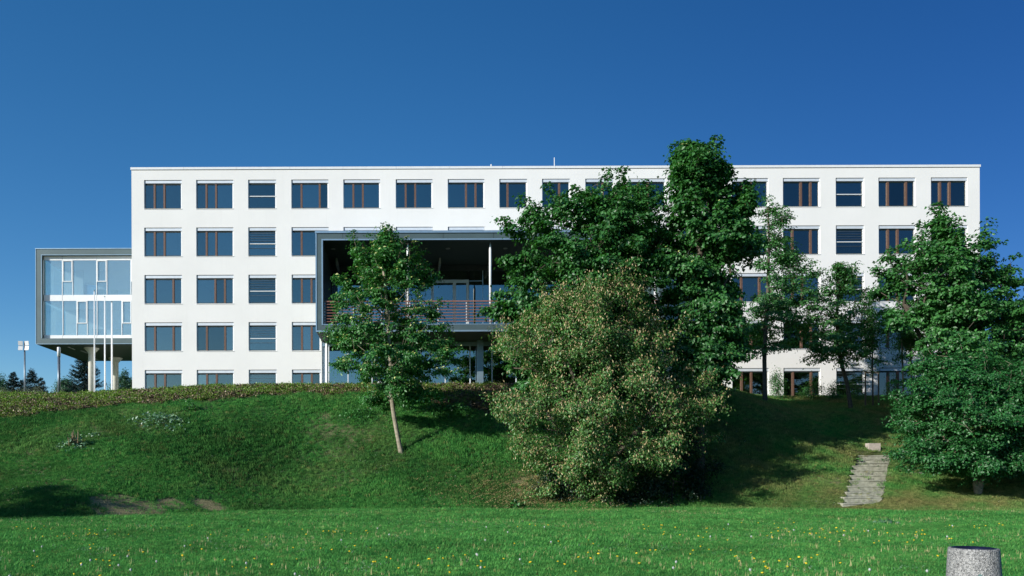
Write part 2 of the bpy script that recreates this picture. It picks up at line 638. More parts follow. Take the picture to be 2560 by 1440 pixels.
# roof slab and coping
mb = MB().box(XL + .01, XR - .01, DF + .02, YB - .02, ZT - .5, ZT - .2)
mb.build('roof', M['inside'], bld)
nseg = 16
for i in range(nseg):
    a = XL - .06 + (XR - XL + .12) * i / nseg
    b = XL - .06 + (XR - XL + .12) * (i + 1) / nseg - .012
    box('coping', M['alu_white'], a, b, DF - .06, DF + .5, ZT - .175, ZT, bld)
box('shadow_gap', M['darkframe'], XL + .003, XR - .003, DF - .012, DF + .3, ZT - .20, ZT - .178, bld)
# floors and back partition seen faintly through the panes
mb = MB()
for r in range(5):
    zc = RZ[r] + .32
    if r >= 2:
        mb.box(XL + .05, BX0 - .3, DF + .36, DF + 6.4, zc, zc + .4)
        mb.box(BX1 + .3, XR - .05, DF + .36, DF + 6.4, zc, zc + .4)
    else:
        mb.box(XL + .05, XR - .05, DF + .36, DF + 6.4, zc, zc + .4)
mb.box(XL + .05, XR - .05, DF + 6.45, DF + 6.6, IZ1 + 1.0, ZT - .6)
mb.box(XL + .05, BX0 - .3, DF + 6.45, DF + 6.6, ZB, IZ1 + 1.0)
mb.box(BX1 + .3, XR - .05, DF + 6.45, DF + 6.6, ZB, IZ1 + 1.0)
for ci in range(len(COLS) - 1):
    xm = (fx(COLS[ci][1]) + fx(COLS[ci + 1][0])) / 2
    mb.box(xm - .06, xm + .06, DF + .36, DF + 6.4, RZ[1] - WH - .6 if 3 <= ci <= 10 else ZB, ZT - .6)
mb.build('interior', M['inside'], bld)

FR = .10          # frame face behind the wall face
for x0, x1, z0, z1, k, ci, r in wins:
    w = MB()
    g = .002
    yA, yB_ = DF + FR + .03, DF + FR + .10
    t_ = .055
    zt = z1 - .245
    w.box(x0 + g, x1 - g, yA, yB_, zt - t_, zt)
    w.box(x0 + .057, x1 - .087, yA - .004, yB_ - .01, zt - t_ - .05, zt - t_ - .001)  # extra dark head bar: frame, plus the blind box's shadow put in as colour
    w.box(x0 + g, x1 - g, yA, yB_, z0 + .06, z0 + .06 + t_)
    w.box(x0 + g, x0 + t_, yA, yB_, z0 + .06 + t_, zt - t_)
    w.box(x1 - t_, x1 - g, yA, yB_, z0 + .06 + t_, zt - t_)
    fo = w.build('window', M['darkframe'], bld, ((x0 + x1) / 2, DF + FR, z0))
    ya = DF + FR
    # blind box, guide rails, sill
    box('blind_box', M['alu'], x0 + .10, x1 - .012, DF + .045, DF + FR + .13, z1 - .235, z1 - .045, fo)
    box('guide_rail', M['alu'], x0 + g, x0 + .055, DF + .06, DF + FR + .028, z0 + .05, z1 - .05, fo)
    box('guide_rail', M['alu_white'], x1 - .085, x1 - g, DF + .10, DF + FR + .028, z0 + .05, z1 - .24, fo)
    sl = MB()
    n = len(sl.v)
    sl.v += [(x0 - .01, DF - .035, z0 - .018), (x1 + .01, DF - .035, z0 - .018), (x1 + .01, DF - .035, z0 + .012), (x0 - .01, DF - .035, z0 + .012),
             (x0 + g, ya + .03, z0 + .002), (x1 - g, ya + .03, z0 + .002), (x1 - g, ya + .03, z0 + .065), (x0 + g, ya + .03, z0 + .065)]
    sl.f += [(0, 1, 2, 3), (3, 2, 6, 7), (0, 3, 7, 4), (1, 5, 6, 2), (0, 4, 5, 1)]
    sl.build('sill', M['alu_white'], fo, ((x0 + x1) / 2, DF, z0))
    xa, xb = x0 + t_, x1 - t_
    za, zb = z0 + .06 + t_, zt - t_
    if k == 'l':
        zm = z0 + (z1 - z0) * .44
        box('transom', M['alu_white'], x0 + .057, x1 - .057, DF + FR - .03, DF + FR + .06, zm - .028, zm + .028, fo)
        box('pane', M['glass'], xa, xb, yA + .02, yA + .035, za, zm - .03, fo)
        box('pane', M['glass'], xa, xb, yA + .02, yA + .035, zm + .03, zb, fo)
        if r > 0:
            for q in range(4):
                zz = zb - .14 - q * .19
                box('louvre', M['steel'], xa + .02, xb - .02, yA - .035, yA + .010, zz - .010, zz + .008, fo)
            zz = zm - .32
            box('louvre', M['steel'], xa + .02, xb - .02, yA - .035, yA + .010, zz - .010, zz + .008, fo)
    else:
        fr_ = PAT[PATS[ci][r]] if k == 'w' else ((.30,) if PATS[ci][r] == 'A' else (.62,))
        full = fx(COLS[ci][1]) - x0
        cut = [x0 + f * full for f in fr_ if x0 + f * full < x1 - .3]
        edges = [xa]
        for cx in cut:
            box('mullion', M['wood'], cx - .072, cx + .072, DF + FR - .035, yB_, z0 + .068, zt - t_ - .002, fo)
            edges += [cx - .072, cx + .072]
        edges.append(xb)
        for q in range(0, len(edges), 2):
            box('pane', M['glass'], edges[q], edges[q + 1], yA + .02, yA + .035, za, zb, fo)

# roof mast and vent
q = S(1386, 413, 60.0)
mb = MB().lathe(q.x, q.y, [(.035, ZT - .3), (.03, S(1386, 394, 60).z)], 8)
mb.build('roof_mast', M['alu_white'], bld)
q = S(1228, 413, 60.0)
MB().lathe(q.x, q.y, [(.05, ZT - .3), (.05, S(1228, 411, 60).z)], 8).build('roof_vent', M['alu_white'], bld)

# --- balcony box
bb = MB()
g = .003
bb.box(BX0, BX1, DB, DG + 2.2, IZ1, BZ1)                       # roof slab
bb.box(BX0, BX1, DB, DG + 2.2, BZ0, IZ0)                       # floor slab
bb.box(BX0, IX0, DB, DG + 2.2, IZ0, IZ1)
bb.box(IX1, BX1, DB, DG + 2.2, IZ0, IZ1)
balc = bb.build('balcony_box', M['panel'], bld, (BX0, DB, BZ0))
box('top_flashing', M['edge'], BX0 - .06, BX1 + .06, DB - .07, DF - .01, BZ1 + .01, bz(577), balc)
box('inner_trim', M['edge'], IX0 - .085, IX1 + .05, DB - .035, DB - .002, IZ1 - .01, IZ1 + .085, balc)
box('inner_trim', M['edge'], IX0 - .085, IX0 + .012, DB - .035, DB - .002, IZ0, IZ1 - .012, balc)
box('bottom_trim', M['edge'], BX0 - .02, BX1 + .02, DB - .03, DB - .002, BZ0 - .01, BZ0 + .10, balc)
box('side_trim', M['edge'], BX0 - .03, BX0 + .06, DB - .03, DB - .002, BZ0 + .102, BZ1 + .008, balc)
box('floor_edge', M['edge'], IX0 + .014, IX1, DB - .02, DB + .3, IZ0 + .002, IZ0 + .06, balc)
for i in range(7):                                             # panel joints on the fascia
    xj = BX0 + 1.9 + i * 3.55
    if xj < BX1 - .4:
        box('panel_joint', M['darkframe'], xj - .012, xj + .012, DB - .004, DB - .001, IZ1 + .09, BZ1 + .0, balc)
        box('panel_joint', M['darkframe'], xj - .012, xj + .012, DB - .004, DB - .001, BZ0 + .105, IZ0 - .02, balc)
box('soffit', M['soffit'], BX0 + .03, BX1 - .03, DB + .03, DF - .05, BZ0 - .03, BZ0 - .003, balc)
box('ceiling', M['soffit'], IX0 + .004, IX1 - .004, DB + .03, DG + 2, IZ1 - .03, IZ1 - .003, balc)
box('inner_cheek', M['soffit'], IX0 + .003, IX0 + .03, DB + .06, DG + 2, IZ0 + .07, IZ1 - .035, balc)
for k in range(5):
    q = S(1120, 619, 55.5)
    MB().lathe(q.x - 8.4 + k * 4.2, 55.6, [(.16, IZ1 - .07), (.16, IZ1 - .031)], 16).build('ceiling_lamp', M['inside'], balc)
for px in (1020, 1226, 1432, 1638):
    q = S(px, 700, 54.25)
    MB().lathe(q.x, q.y, [(.095, IZ0 + .065), (.095, IZ1 - .55), (.05, IZ1 - .2), (.02, IZ1 - .032)], 16).build('pillar', M['alu_white'], balc, (q.x, q.y, IZ0), True)
# railing
YR = DB + .16
rz = [bz(752 + i * 7.22) for i in range(8)]
for i, z in enumerate(rz):
    h_ = .04 if i == 0 else .022
    box('rail', M['rail'], IX0 + .08, IX1 - .1, YR - .03, YR + .03, z - h_, z + h_, balc)
pxs = [812, 883, 954, 1024, 1095, 1166, 1237, 1308, 1379, 1450, 1521, 1592]
for px in pxs:
    q = S(px, 780, YR)
    box('rail_post', M['alu'], q.x - .03, q.x + .03, YR + .032, YR + .075, IZ0 + .06, rz[0] - .01, balc)
# glass wall at the back
GZ1 = S(1000, 677, DG).z
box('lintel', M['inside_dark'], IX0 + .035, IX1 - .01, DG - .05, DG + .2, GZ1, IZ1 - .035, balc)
gm = [IX0 + .04] + [S(p_, 700, DG).x for p_ in (905, 985, 1078, 1172, 1207, 1300, 1390, 1480, 1570)] + [IX1 - .02]
for i in range(len(gm) - 1):
    if i == 3:
        continue
    box('glass_panel', M['glass_bal'], gm[i] + .03, gm[i + 1] - .03, DG + .04, DG + .055, IZ0 + .02, GZ1 - .002, balc)
    box('glazing_bar', M['edge'], gm[i + 1] - .03, gm[i + 1] + .03, DG, DG + .1, IZ0 + .02, GZ1 - .002, balc)
zz = S(1000, 703, DG).z
d0, d1 = gm[3], gm[4]
box('glass_panel', M['glass_bal'], d0 + .03, d1 - .03, DG + .04, DG + .055, zz + .1, GZ1 - .002, balc)
box('glazing_bar', M['edge'], gm[4] + .03, gm[5] - .03, DG + .005, DG + .09, zz - .02, zz + .03, balc)
dw = S(1136, 700, DG).x
fm = MB()
fm.box(d0, d1, DG - .03, DG + .035, zz - .15, zz + .1)
fm.box(d0, d0 + .2, DG - .03, DG + .035, IZ0 + .02, zz - .15)
fm.box(d1 - .2, d1, DG - .03, DG + .035, IZ0 + .02, zz - .15)
fm.box(dw - .13, dw + .13, DG - .03, DG + .035, IZ0 + .02, zz - .15)
fm.box(d0 + .2, dw - .13, DG - .03, DG + .035, IZ0 + .02, IZ0 + .3)
fm.box(dw + .13, d1 - .2, DG - .03, DG + .035, IZ0 + .02, IZ0 + .3)
fm.build('door', simple('pale_grey_door', (.52, .58, .60), .5), balc, (d0, DG, IZ0))
box('door_glass', M['glass_bal'], d0 + .2, dw - .13, DG + .036, DG + .05, IZ0 + .3, zz - .15, balc)
box('door_glass', M['glass_bal'], dw + .13, d1 - .2, DG + .036, DG + .05, IZ0 + .3, zz - .15, balc)
q = S(1187, 700, DG + .5)
MB().lathe(q.x, q.y, [(.09, IZ0), (.09, GZ1)], 12).build('inner_column', M['inside_dark'], balc)
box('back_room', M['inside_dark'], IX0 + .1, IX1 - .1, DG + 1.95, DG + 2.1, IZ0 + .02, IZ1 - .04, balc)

q = S(951, 961, 56.2)
e = empty('globe_lamp', (q.x, q.y, float(H(q.x, q.y))))
tag(e, 'round white globe low before the ground floor glazing, behind the slender leaning tree', 'lamp')
zg, rg_ = q.z, .25
MB().lathe(q.x, q.y, [(max(.01, rg_ * math.sin(math.pi * k / 10)), zg - rg_ * math.cos(math.pi * k / 10)) for k in range(11)], 20).build('globe', M['alu_white'], e, (q.x, q.y, zg), True)
MB().lathe(q.x, q.y, [(.04, float(H(q.x, q.y)) - .3), (.04, zg - rg_ + .02)], 8).build('post', M['steel'], e, (q.x, q.y, float(H(q.x, q.y))))

# --- glazed ground floor under the box
YG = DF + .12
gf = MB()
gf.box(BX0 + .02, BX1 - .02, YG - .08, YG + .08, BZ0 - .35, BZ0 - .032)
gf.box(BX0 + .02, BX1 - .02, YG - .06, YG + .08, ZB, 7.75)
base = gf.build('ground_floor_glazing', M['edge'], bld, (BX0, YG, ZB))
gx2 = [BX0 + .03] + [S(p_, 920, YG).x for p_ in (822, 870, 930, 990, 1052, 1113, 1175, 1230, 1290, 1350, 1410, 1470, 1530, 1590)] + [BX1 - .03]
for i in range(len(gx2) - 1):
    pale = i == 0
    box('infill_panel' if pale else 'glass_panel', M['alu'] if pale else M['glass_bal'], gx2[i] + .04, gx2[i + 1] - .04, YG + .01, YG + .025, 7.751, BZ0 - .352, base)
    box('glazing_bar', M['alu'], gx2[i] - .04, gx2[i] + .04, YG - .06, YG + .06, 7.751, BZ0 - .352, base)
for px in (1200, 1560):
    q = S(px, 920, YG - .5)
    box('pier', M['edge'], q.x - .23, q.x + .23, YG - .7, YG - .3, ZB, BZ0 - .031, base)
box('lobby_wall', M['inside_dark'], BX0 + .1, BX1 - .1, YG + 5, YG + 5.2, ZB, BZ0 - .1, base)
q = S(817, 905, YG - .35)
MB().lathe(q.x, q.y, [(.10, ZB), (.10, BZ0 - .031)], 14).build('drain_pipe', M['alu'], base)

# ------------------------------------------------------------------ glass wing on columns
DW, DWB = 66.0, 75.6
wx = lambda px: S(px, 740, DW).x
wz = lambda py: S(215, py, DW).z
WX0, WX1 = wx(90), XL - .02
WZ0, WZ1 = wz(860), wz(622.5)
wing = empty('glass_wing', (WX0, DW, WZ0))
tag(wing, 'two storey glazed box raised on cream columns at the left end of the white block', 'building')
fw = .50
ib = WZ0 + .50
it = WZ1 - .52
mb = MB()
mb.box(WX0, WX1, DW, DWB, it, WZ1)
mb.box(WX0, WX1, DW, DWB, WZ0, ib)
mb.box(WX0, WX0 + fw, DW, DW + .6, ib, it)
mb.box(WX0, WX0 + fw, DWB - .6, DWB, ib, it)
mb.build('outer_frame', M['panel'], wing, (WX0, DW, WZ0))
box('top_trim', M['edge'], WX0 - .05, WX1, DW - .05, DWB, WZ1 + .002, WZ1 + .07, wing)
box('edge_trim', M['edge'], WX0 - .03, WX0 + .01, DW - .03, DW - .002, WZ0, WZ1, wing)
box('edge_trim', M['edge'], WX0 + .012, WX1, DW - .03, DW - .002, WZ0 - .01, WZ0 + .03, wing)
box('inner_trim', M['edge'], WX0 + fw - .03, WX1, DW - .03, DW - .002, it - .01, it + .03, wing)
box('inner_trim', M['edge'], WX0 + fw - .03, WX0 + fw + .01, DW - .03, DW - .002, ib, it - .012, wing)
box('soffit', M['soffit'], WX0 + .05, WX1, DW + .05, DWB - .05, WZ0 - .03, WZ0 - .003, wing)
for px, py in ((178, 868), (210, 877), (240, 895)):
    D_ = (WZ0 - .04 - EYE) * F / (YH - py)
    q = S(px, py, D_)
    box('soffit_lamp', M['inside'], q.x - .07, q.x + .07, q.y - .7, q.y + .7, WZ0 - .06, WZ0 - .031, wing)
YW = DW + .35
zA, zB2, zC, zD, zE, zF = ib, wz(836), wz(750), wz(735), wz(648), it
cells = [WX0 + fw + .02] + [wx(p_) for p_ in (152, 238, 324, 410)] + [WX1]
for i in range(len(cells) - 1):
    a, b = cells[i] + .012, cells[i + 1] - .012
    if b - a < .1:
        continue
    box('spandrel_panel', M['alu_white'], a, b, YW - .03, YW + .1, zA, zB2, wing)
    box('spandrel_panel', M['alu_white'], a, b, YW - .03, YW + .1, zC, zD, wing)
    box('spandrel_panel', M['alu_white'], a, b, YW - .03, YW + .1, zE, zF - .01, wing)
mw = .024


def wing_row(z0, z1, mull, cas, casz):
    ms = sorted(mull)
    for x in ms:
        box('mullion', M['alu_white'], x - mw, x + mw, YW - .06, YW + .08, z0 + .001, z1 - .001, wing)
    for a, b in zip(ms[:-1], ms[1:]):
        is_c = any(a < c < b for c in cas)
        if is_c:
            cf = MB()
            x0_, x1_, w_ = a + mw + .01, b - mw - .01, .065
            cf.box(x0_, x1_, YW - .08, YW + .05, z1 - .085, z1 - .02)
            cf.box(x0_, x1_, YW - .08, YW + .05, casz, casz + .065)
            cf.box(x0_, x0_ + w_, YW - .08, YW + .05, casz + .065, z1 - .085)
            cf.box(x1_ - w_, x1_, YW - .08, YW + .05, casz + .065, z1 - .085)
            cs = cf.build('casement', M['alu_white'], wing, (x0_, YW, casz))
            box('pane', M['glass_pale'], x0_ + w_, x1_ - w_, YW + .0, YW + .012, casz + .065, z1 - .085, cs)
            box('pane', M['glass_pale'], a + mw, b - mw, YW + .0, YW + .012, z0, casz - .003, wing)
        else:
            box('pane', M['glass_pale'], a + mw, b - mw, YW + .0, YW + .012, z0, z1, wing)


cu = [wx(p_) for p_ in (104.5, 152, 178, 238, 264, 324, 350, 410)]
wing_row(zD, zE, cu, [wx(165), wx(251), wx(337)], wz(702))
cl = [wx(p_) for p_ in (104.5, 153, 188, 214.5, 239, 301, 326, 388)]
wing_row(zB2, zC, cl, [wx(201), wx(313)], wz(807))
for z_ in (wz(703), wz(806)):
    box('inner_handrail', M['alu_white'], WX0 + fw + .1, WX1, YW + .25, YW + .28, z_ - .012, z_ + .012, wing)
mb = MB()
mb.box(WX0 + fw + .01, WX1, YW + .13, DWB - .3, zC + .02, zD - .02)        # middle floor
mb.box(WX0 + fw + .01, WX1, YW + .13, DWB - .3, zE + .1, it - .02)
mb.box(WX0 + fw + .01, WX1, YW + .13, DWB - .3, ib + .01, zB2 - .05)
mb.box(WX0 + 3.9, WX1, DW + 3.6, DW + 3.75, zD, zE)
mb.box(WX0 + fw + .3, WX0 + 2.6, DW + 3.6, DW + 3.75, zD, zE)
mb.box(WX0 + fw + .3, WX1, DW + 4.0, DW + 4.15, zB2, zC)
mb.build('interior', M['inside_pale'], wing)
box('side_pane', M['glass_pale'], WX0 + .3, WX0 + .315, DW + .6, DWB - .6, ib, it, wing)
box('rear_pane', M['glass_pale'], WX0 + fw + .05, WX1, DWB - .25, DWB - .23, ib + .02, it - .03, wing)
# columns with flared heads
for px, py in ((223, 868), (285, 893)):
    D_ = (WZ0 - .032 - EYE) * F / (YH - py)
    q = S(px, py, D_)
    q.x = -27.55
    mb = MB().lathe(q.x, q.y, [(.28, 6.6), (.28, WZ0 - .52), (.33, WZ0 - .42), (.66, WZ0 - .06), (.66, WZ0 - .032)], 28)
    mb.build('column', M['column'], wing, (q.x, q.y, 6.6), True)
# pale cabinets behind the wing's glass
cab = [(236, 262, 735, 728.5, 'u', 'pale low cabinet behind the upper glass, just right of the tallest flagpole tip'),
       (278, 290, 735, 729.5, 'u', 'smallest pale box behind the upper glass of the raised wing'),
       (300, 330, 735, 727, 'u', 'pale cabinet behind the upper glass beside the corner of the white block'),
       (231, 262, 836, 826, 'd', 'long pale cabinet behind the lower glass of the raised wing'),
       (277, 300, 836, 827, 'd', 'pale cabinet behind the lower glass near the shortest flagpole'),
       (312, 326, 836, 826, 'd', 'pale box behind the lower glass beside the corner of the white block')]
for a, b, y0, y1, fl, lab in cab:
    D_ = DW + 1.6
    zf = (zD - .02) if fl == 'u' else zB2 - .05
    x0, x1 = S(a, 735, D_).x, S(b, 735, D_).x
    cb = MB().box(x0, x1, D_, D_ + .5, zf + .1, zf + .78)
    cb.box(x0 + .04, x1 - .04, D_ + .04, D_ + .46, zf + .002, zf + .1)
    cb.box(x0 - .02, x1 + .02, D_ - .02, D_ + .52, zf + .78, zf + .82)
    o = cb.build('cabinet', simple('cream_cabinet', (.80, .82, .66), .6), None, (x0, D_, zf))
    tag(o, lab, 'cabinet', 'cabinets inside the glass wing')

# ------------------------------------------------------------------ poles and lamps
for px, D_, top, r_, lab in ((236.5, 59.4, 725, .055, 'tallest thin white flagpole, leftmost of the three before the glass wing'),
                             (262.5, 61.3, 740, .062, 'middle one of the three white flagpoles before the glass wing'),
                             (280, 63.2, 753, .075, 'shortest and thickest white flagpole, nearest to the white block')):
    q = S(px, 975, D_)
    z0 = float(H(q.x, q.y))
    z1 = S(px, top, D_).z
    e = empty('flagpole', (q.x, q.y, z0))
    tag(e, lab, 'flagpole', 'white flagpoles before the glass wing')
    MB().lathe(q.x, q.y, [(r_, z0 - .2), (r_, z0 + 2), (r_ * .75, z1 - .12)], 14).build('pole', M['alu_white'], e, (q.x, q.y, z0), True)
    MB().lathe(q.x, q.y, [(r_ * .75, z1 - .0858), (r_ * .95, z1 - .08), (r_ * .9, z1 - .03), (.01, z1)], 14).build('cap', M['steel'], e, (q.x, q.y, z1), True)
    MB().lathe(q.x, q.y, [(r_ + .05, z0 - .1), (r_ + .05, z0 + .5)], 14).build('socket', M['alu_white'], e, (q.x, q.y, z0), True)

q = S(147.5, 980, 53.5)
z0 = float(H(q.x, q.y))
z1 = S(147.5, 868, 53.5).z
e = empty('lamp_post', (q.x, q.y, z0))
tag(e, 'slim grey cylindrical lamp post with a white luminous head left of the wing columns', 'lamp post')
zm = S(147.5, 891, 53.5).z
MB().lathe(q.x, q.y, [(.095, z0 - .2), (.095, zm)], 18).build('post', M['steel'], e, (q.x, q.y, z0), True)
MB().lathe(q.x, q.y, [(.115, zm + .001), (.115, z1 - .03), (.09, z1)], 18).build('lamp_head', M['alu_white'], e, (q.x, q.y, zm), True)

q = S(62, 980, 66)
z0 = float(H(q.x, q.y))
z1 = S(62, 853, 66).z
e = empty('mirror_lamp', (q.x, q.y, z0))
tag(e, 'street lamp with four square white reflector panels on a thin mast at the far left', 'street lamp')
MB().lathe(q.x, q.y, [(.075, z0 - .2), (.07, z1)], 12).build('mast', M['steel'], e, (q.x, q.y, z0), True)
za = S(62, 865, 66).z
box('cross_arm', M['steel'], q.x - .42, q.x + .42, q.y - .12, q.y - .08, za - .02, za + .02, e)
for sx in (-1, 1):
    for sz in (-1, 1):
        xa, xb = sorted((q.x + sx * .09, q.x + sx * .46))
        zz0, zz1 = sorted((za + sz * .03, za + sz * .40))
        o = box('reflector_panel', M['alu_white'], xa, xb, q.y - .2, q.y - .16, zz0, zz1, e)
        o.rotation_euler = (R(12) * sz, 0, R(-10) * sx)

# ------------------------------------------------------------------ stone steps
b0, b1 = hit(2157, 1262), hit(2184, 1142)
st = empty('garden_steps', tuple(b0))
tag(st, 'flight of weathered concrete slab steps climbing the grass slope beside the right bush', 'steps')
NS = 11
for i in range(NS):
    t0 = i / (NS - 1)
    p_ = b0.lerp(b1, t0)
    z = float(H(p_.x, p_.y))
    w_ = (96 - 14 * t0) * p_.y / F
    dep = (b1.y - b0.y) / (NS - 1) + .12
    zt2 = z + .075
    mbx = MB()
    jx = random.uniform(-.05, .05)
    nseg_ = 6
    top = []
    for k in range(nseg_ + 1):
        xx = -w_ / 2 + w_ * k / nseg_ + jx
        dz = random.uniform(-.012, .012)
        dy = random.uniform(-.015, .015)
        top.append((xx, dy, dz))
    n0 = 0
    V = []
    for (xx, dy, dz) in top:
        V += [(p_.x + xx, p_.y + .022, z - .6), (p_.x + xx, p_.y + .022, zt2 - .05), (p_.x + xx, p_.y + dy - .005, zt2 - .05 + dz), (p_.x + xx, p_.y + dy, zt2 + dz), (p_.x + xx, p_.y + dep, zt2 + .01 + dz), (p_.x + xx, p_.y + dep, z - .6)]
    Fc = []
    for k in range(nseg_):
        for j in range(5):
            a = k * 6 + j
            Fc.append((a, a + 6, a + 7, a + 1))
    Fc.append((0, 1, 2, 3, 4, 5))
    e5 = nseg_ * 6
    Fc.append((e5 + 5, e5 + 4, e5 + 3, e5 + 2, e5 + 1, e5))
    mbx.v, mbx.f = V, Fc
    mbx.build('step', M['concrete'], st, tuple(p_))
q = hit(2187, 1127)
ZC = float(H(q.x, q.y))
wb = 29 * q.y / F
o = MB().box(q.x - wb / 2, q.x + wb / 2, q.y, q.y + .35, ZC - .3, ZC + 19 * q.y / F)
o.box(q.x - wb / 2 + .05, q.x + wb / 2 - .05, q.y - .06, q.y - .002, ZC - .3, ZC + .12)
tag(o.build('concrete_block', simple('pinkish_concrete', (.42, .37, .32), .9, 0, .25, scale=9, bs=.4), None, tuple(q)),
    'short pale concrete block standing just above the top of the garden steps', 'block')
q = hit(2268, 1183)
sl = MB().box(q.x - .8, q.x + .8, q.y, q.y + .5, q.z - .3, q.z + .06)
tag(sl.build('stone_slab', M['concrete'], None, tuple(q)), 'flat grey slab sunk in the grass right of the garden steps', 'slab')

# ------------------------------------------------------------------ concrete bin
DBn = 9.3
q = S(2434, 1372, DBn)
zb = float(H(q.x, q.y))
zt_ = S(2434, 1370, DBn).z
e = empty('litter_bin', (q.x, q.y, zb))
tag(e, 'round washed concrete litter bin cut by the lower right edge of the picture', 'litter bin')
rb = 53.0 * DBn / F
MB().lathe(q.x, q.y, [(rb * 1.18, zb - .02), (rb * 1.10, zb + .25), (rb * 1.0, zt_ - .02), (rb * .975, zt_), (rb * .86, zt_), (rb * .84, zt_ - .03), (rb * .82, zb + .1)], 64, False).build('body', M['aggregate'], e, (q.x, q.y, zb), True)
MB().lathe(q.x, q.y, [(rb * .80, zb + .12), (rb * .82, zt_ - .035), (rb * .855, zt_ + .006), (rb * .80, zt_ + .008), (rb * .775, zt_ - .04), (rb * .76, zb + .14)], 48, False).build('liner', simple('dark_blue_metal_liner', (.02, .025, .06), .3, .6, .1, bs=0), e, (q.x, q.y, zb), True)
zh = S(2418, 1433, DBn).z
hd = MB()
n = 16
ang = -2.0
cx_, cy_ = q.x + math.cos(ang) * rb * 1.045, q.y + math.sin(ang) * rb * 1.045
hd.v = [(0, 0, 0)] + [(math.cos(2 * math.pi * i / n) * .02, 0, math.sin(2 * math.pi * i / n) * .02) for i in range(n)] + [(math.cos(2 * math.pi * i / n) * .02, .03, math.sin(2 * math.pi * i / n) * .02) for i in range(n)]
hd.f = [(0, 1 + (i + 1) % n, 1 + i) for i in range(n)] + [(1 + i, 1 + (i + 1) % n, 1 + n + (i + 1) % n, 1 + n + i) for i in range(n)]
o = mesh_obj('fixing_plug', hd.v, hd.f, simple('grey_green_plug', (.10, .18, .17), .5, bs=0), (cx_, cy_ - .006, zh), e)
o.rotation_euler = (0, 0, ang + math.pi / 2)

# ------------------------------------------------------------------ trees
def frame(n, seed_dir):
    a = seed_dir - n * (seed_dir * n).sum(1, keepdims=True)
    a /= np.linalg.norm(a, axis=1, keepdims=True) + 1e-9
    b = np.cross(n, a)
    return a, b


def leaves(name, mat, pos, n, axis, ln, wd, tone, parent, loc, fold=.18):
    """kite shaped leaves folded along their midrib, joined into one crown"""
    a, b = frame(n, axis)
    k = len(pos)
    ln = ln[:, None]
    wd = wd[:, None]
    v0 = pos
    v1 = pos + a * ln * .42 + b * wd * .5 + n * wd * fold
    v2 = pos + a * ln - n * ln * .12
    v3 = pos + a * ln * .42 - b * wd * .5 + n * wd * fold
    co = np.stack([v0, v1, v2, v3], 1).reshape(-1, 3) - np.array(loc)
    base = (np.arange(k) * 4)[:, None]
    tri = np.concatenate([base + np.array([[0, 1, 2]]), base + np.array([[0, 2, 3]])], 1).reshape(-1, 3)
    me = bpy.data.meshes.new(name)
    fill(me, co, tri)
    me.attributes.new('tone', 'FLOAT', 'FACE').data.foreach_set('value', np.repeat(tone, 2).astype(np.float32))
    me.materials.append(mat)
    return link(bpy.data.objects.new(name, me), loc, parent)


def unit(v):
    return v / (np.linalg.norm(v, axis=1, keepdims=True) + 1e-9)


def tubes(name, mat, nodes, par, rad, parent, loc, sides=6, rmin_thin=.02):
    V, Fq = [], []
    nodes = np.array(nodes)
    for i in range(len(nodes)):
        if par[i] < 0:
            continue
        a, b = nodes[par[i]], nodes[i]
        d = b - a
        L = np.linalg.norm(d)
        if L < 1e-4:
            continue
        d = d / L
        ref = np.array([0, 0, 1.]) if abs(d[2]) < .9 else np.array([1., 0, 0])
        u = np.cross(d, ref)
        u /= np.linalg.norm(u)
        w = np.cross(d, u)
        ra, rb_ = min(rad[par[i]], rad[i] * 1.5), rad[i]
        s = sides if rad[i] > rmin_thin else 3
        n0 = len(V)
        b2 = b + d * rb_ * .4
        for (c, r) in ((a - d * ra * .3, ra), (b2, rb_)):
            for k in range(s):
                t = 2 * math.pi * k / s
                V.append(c + u * math.cos(t) * r + w * math.sin(t) * r - np.array(loc))
        for k in range(s):
            k2 = (k + 1) % s
            Fq.append((n0 + k, n0 + k2, n0 + s + k2, n0 + s + k))
    return mesh_obj(name, V, Fq, mat, loc, parent, True)


def lump(P, f, ph):
    """smooth unevenness of a crown, -1 .. 1"""
    x, y, z = P[0] * f + ph, P[1] * f - ph, P[2] * f * 1.25 + 2 * ph
    a = math.sin(x + 1.4 * math.sin(z * .9 + ph)) + math.sin(z + 1.4 * math.sin(y * .8)) + math.sin(y * 1.1 + 1.2 * math.sin(x * .9))
    x, y, z = x * 2.3, y * 2.3, z * 2.3
    b = math.sin(x + 1.2 * math.sin(z)) + math.sin(z + 1.2 * math.sin(y)) + math.sin(y + 1.2 * math.sin(x))
    return (a + .7 * b) / 3.6


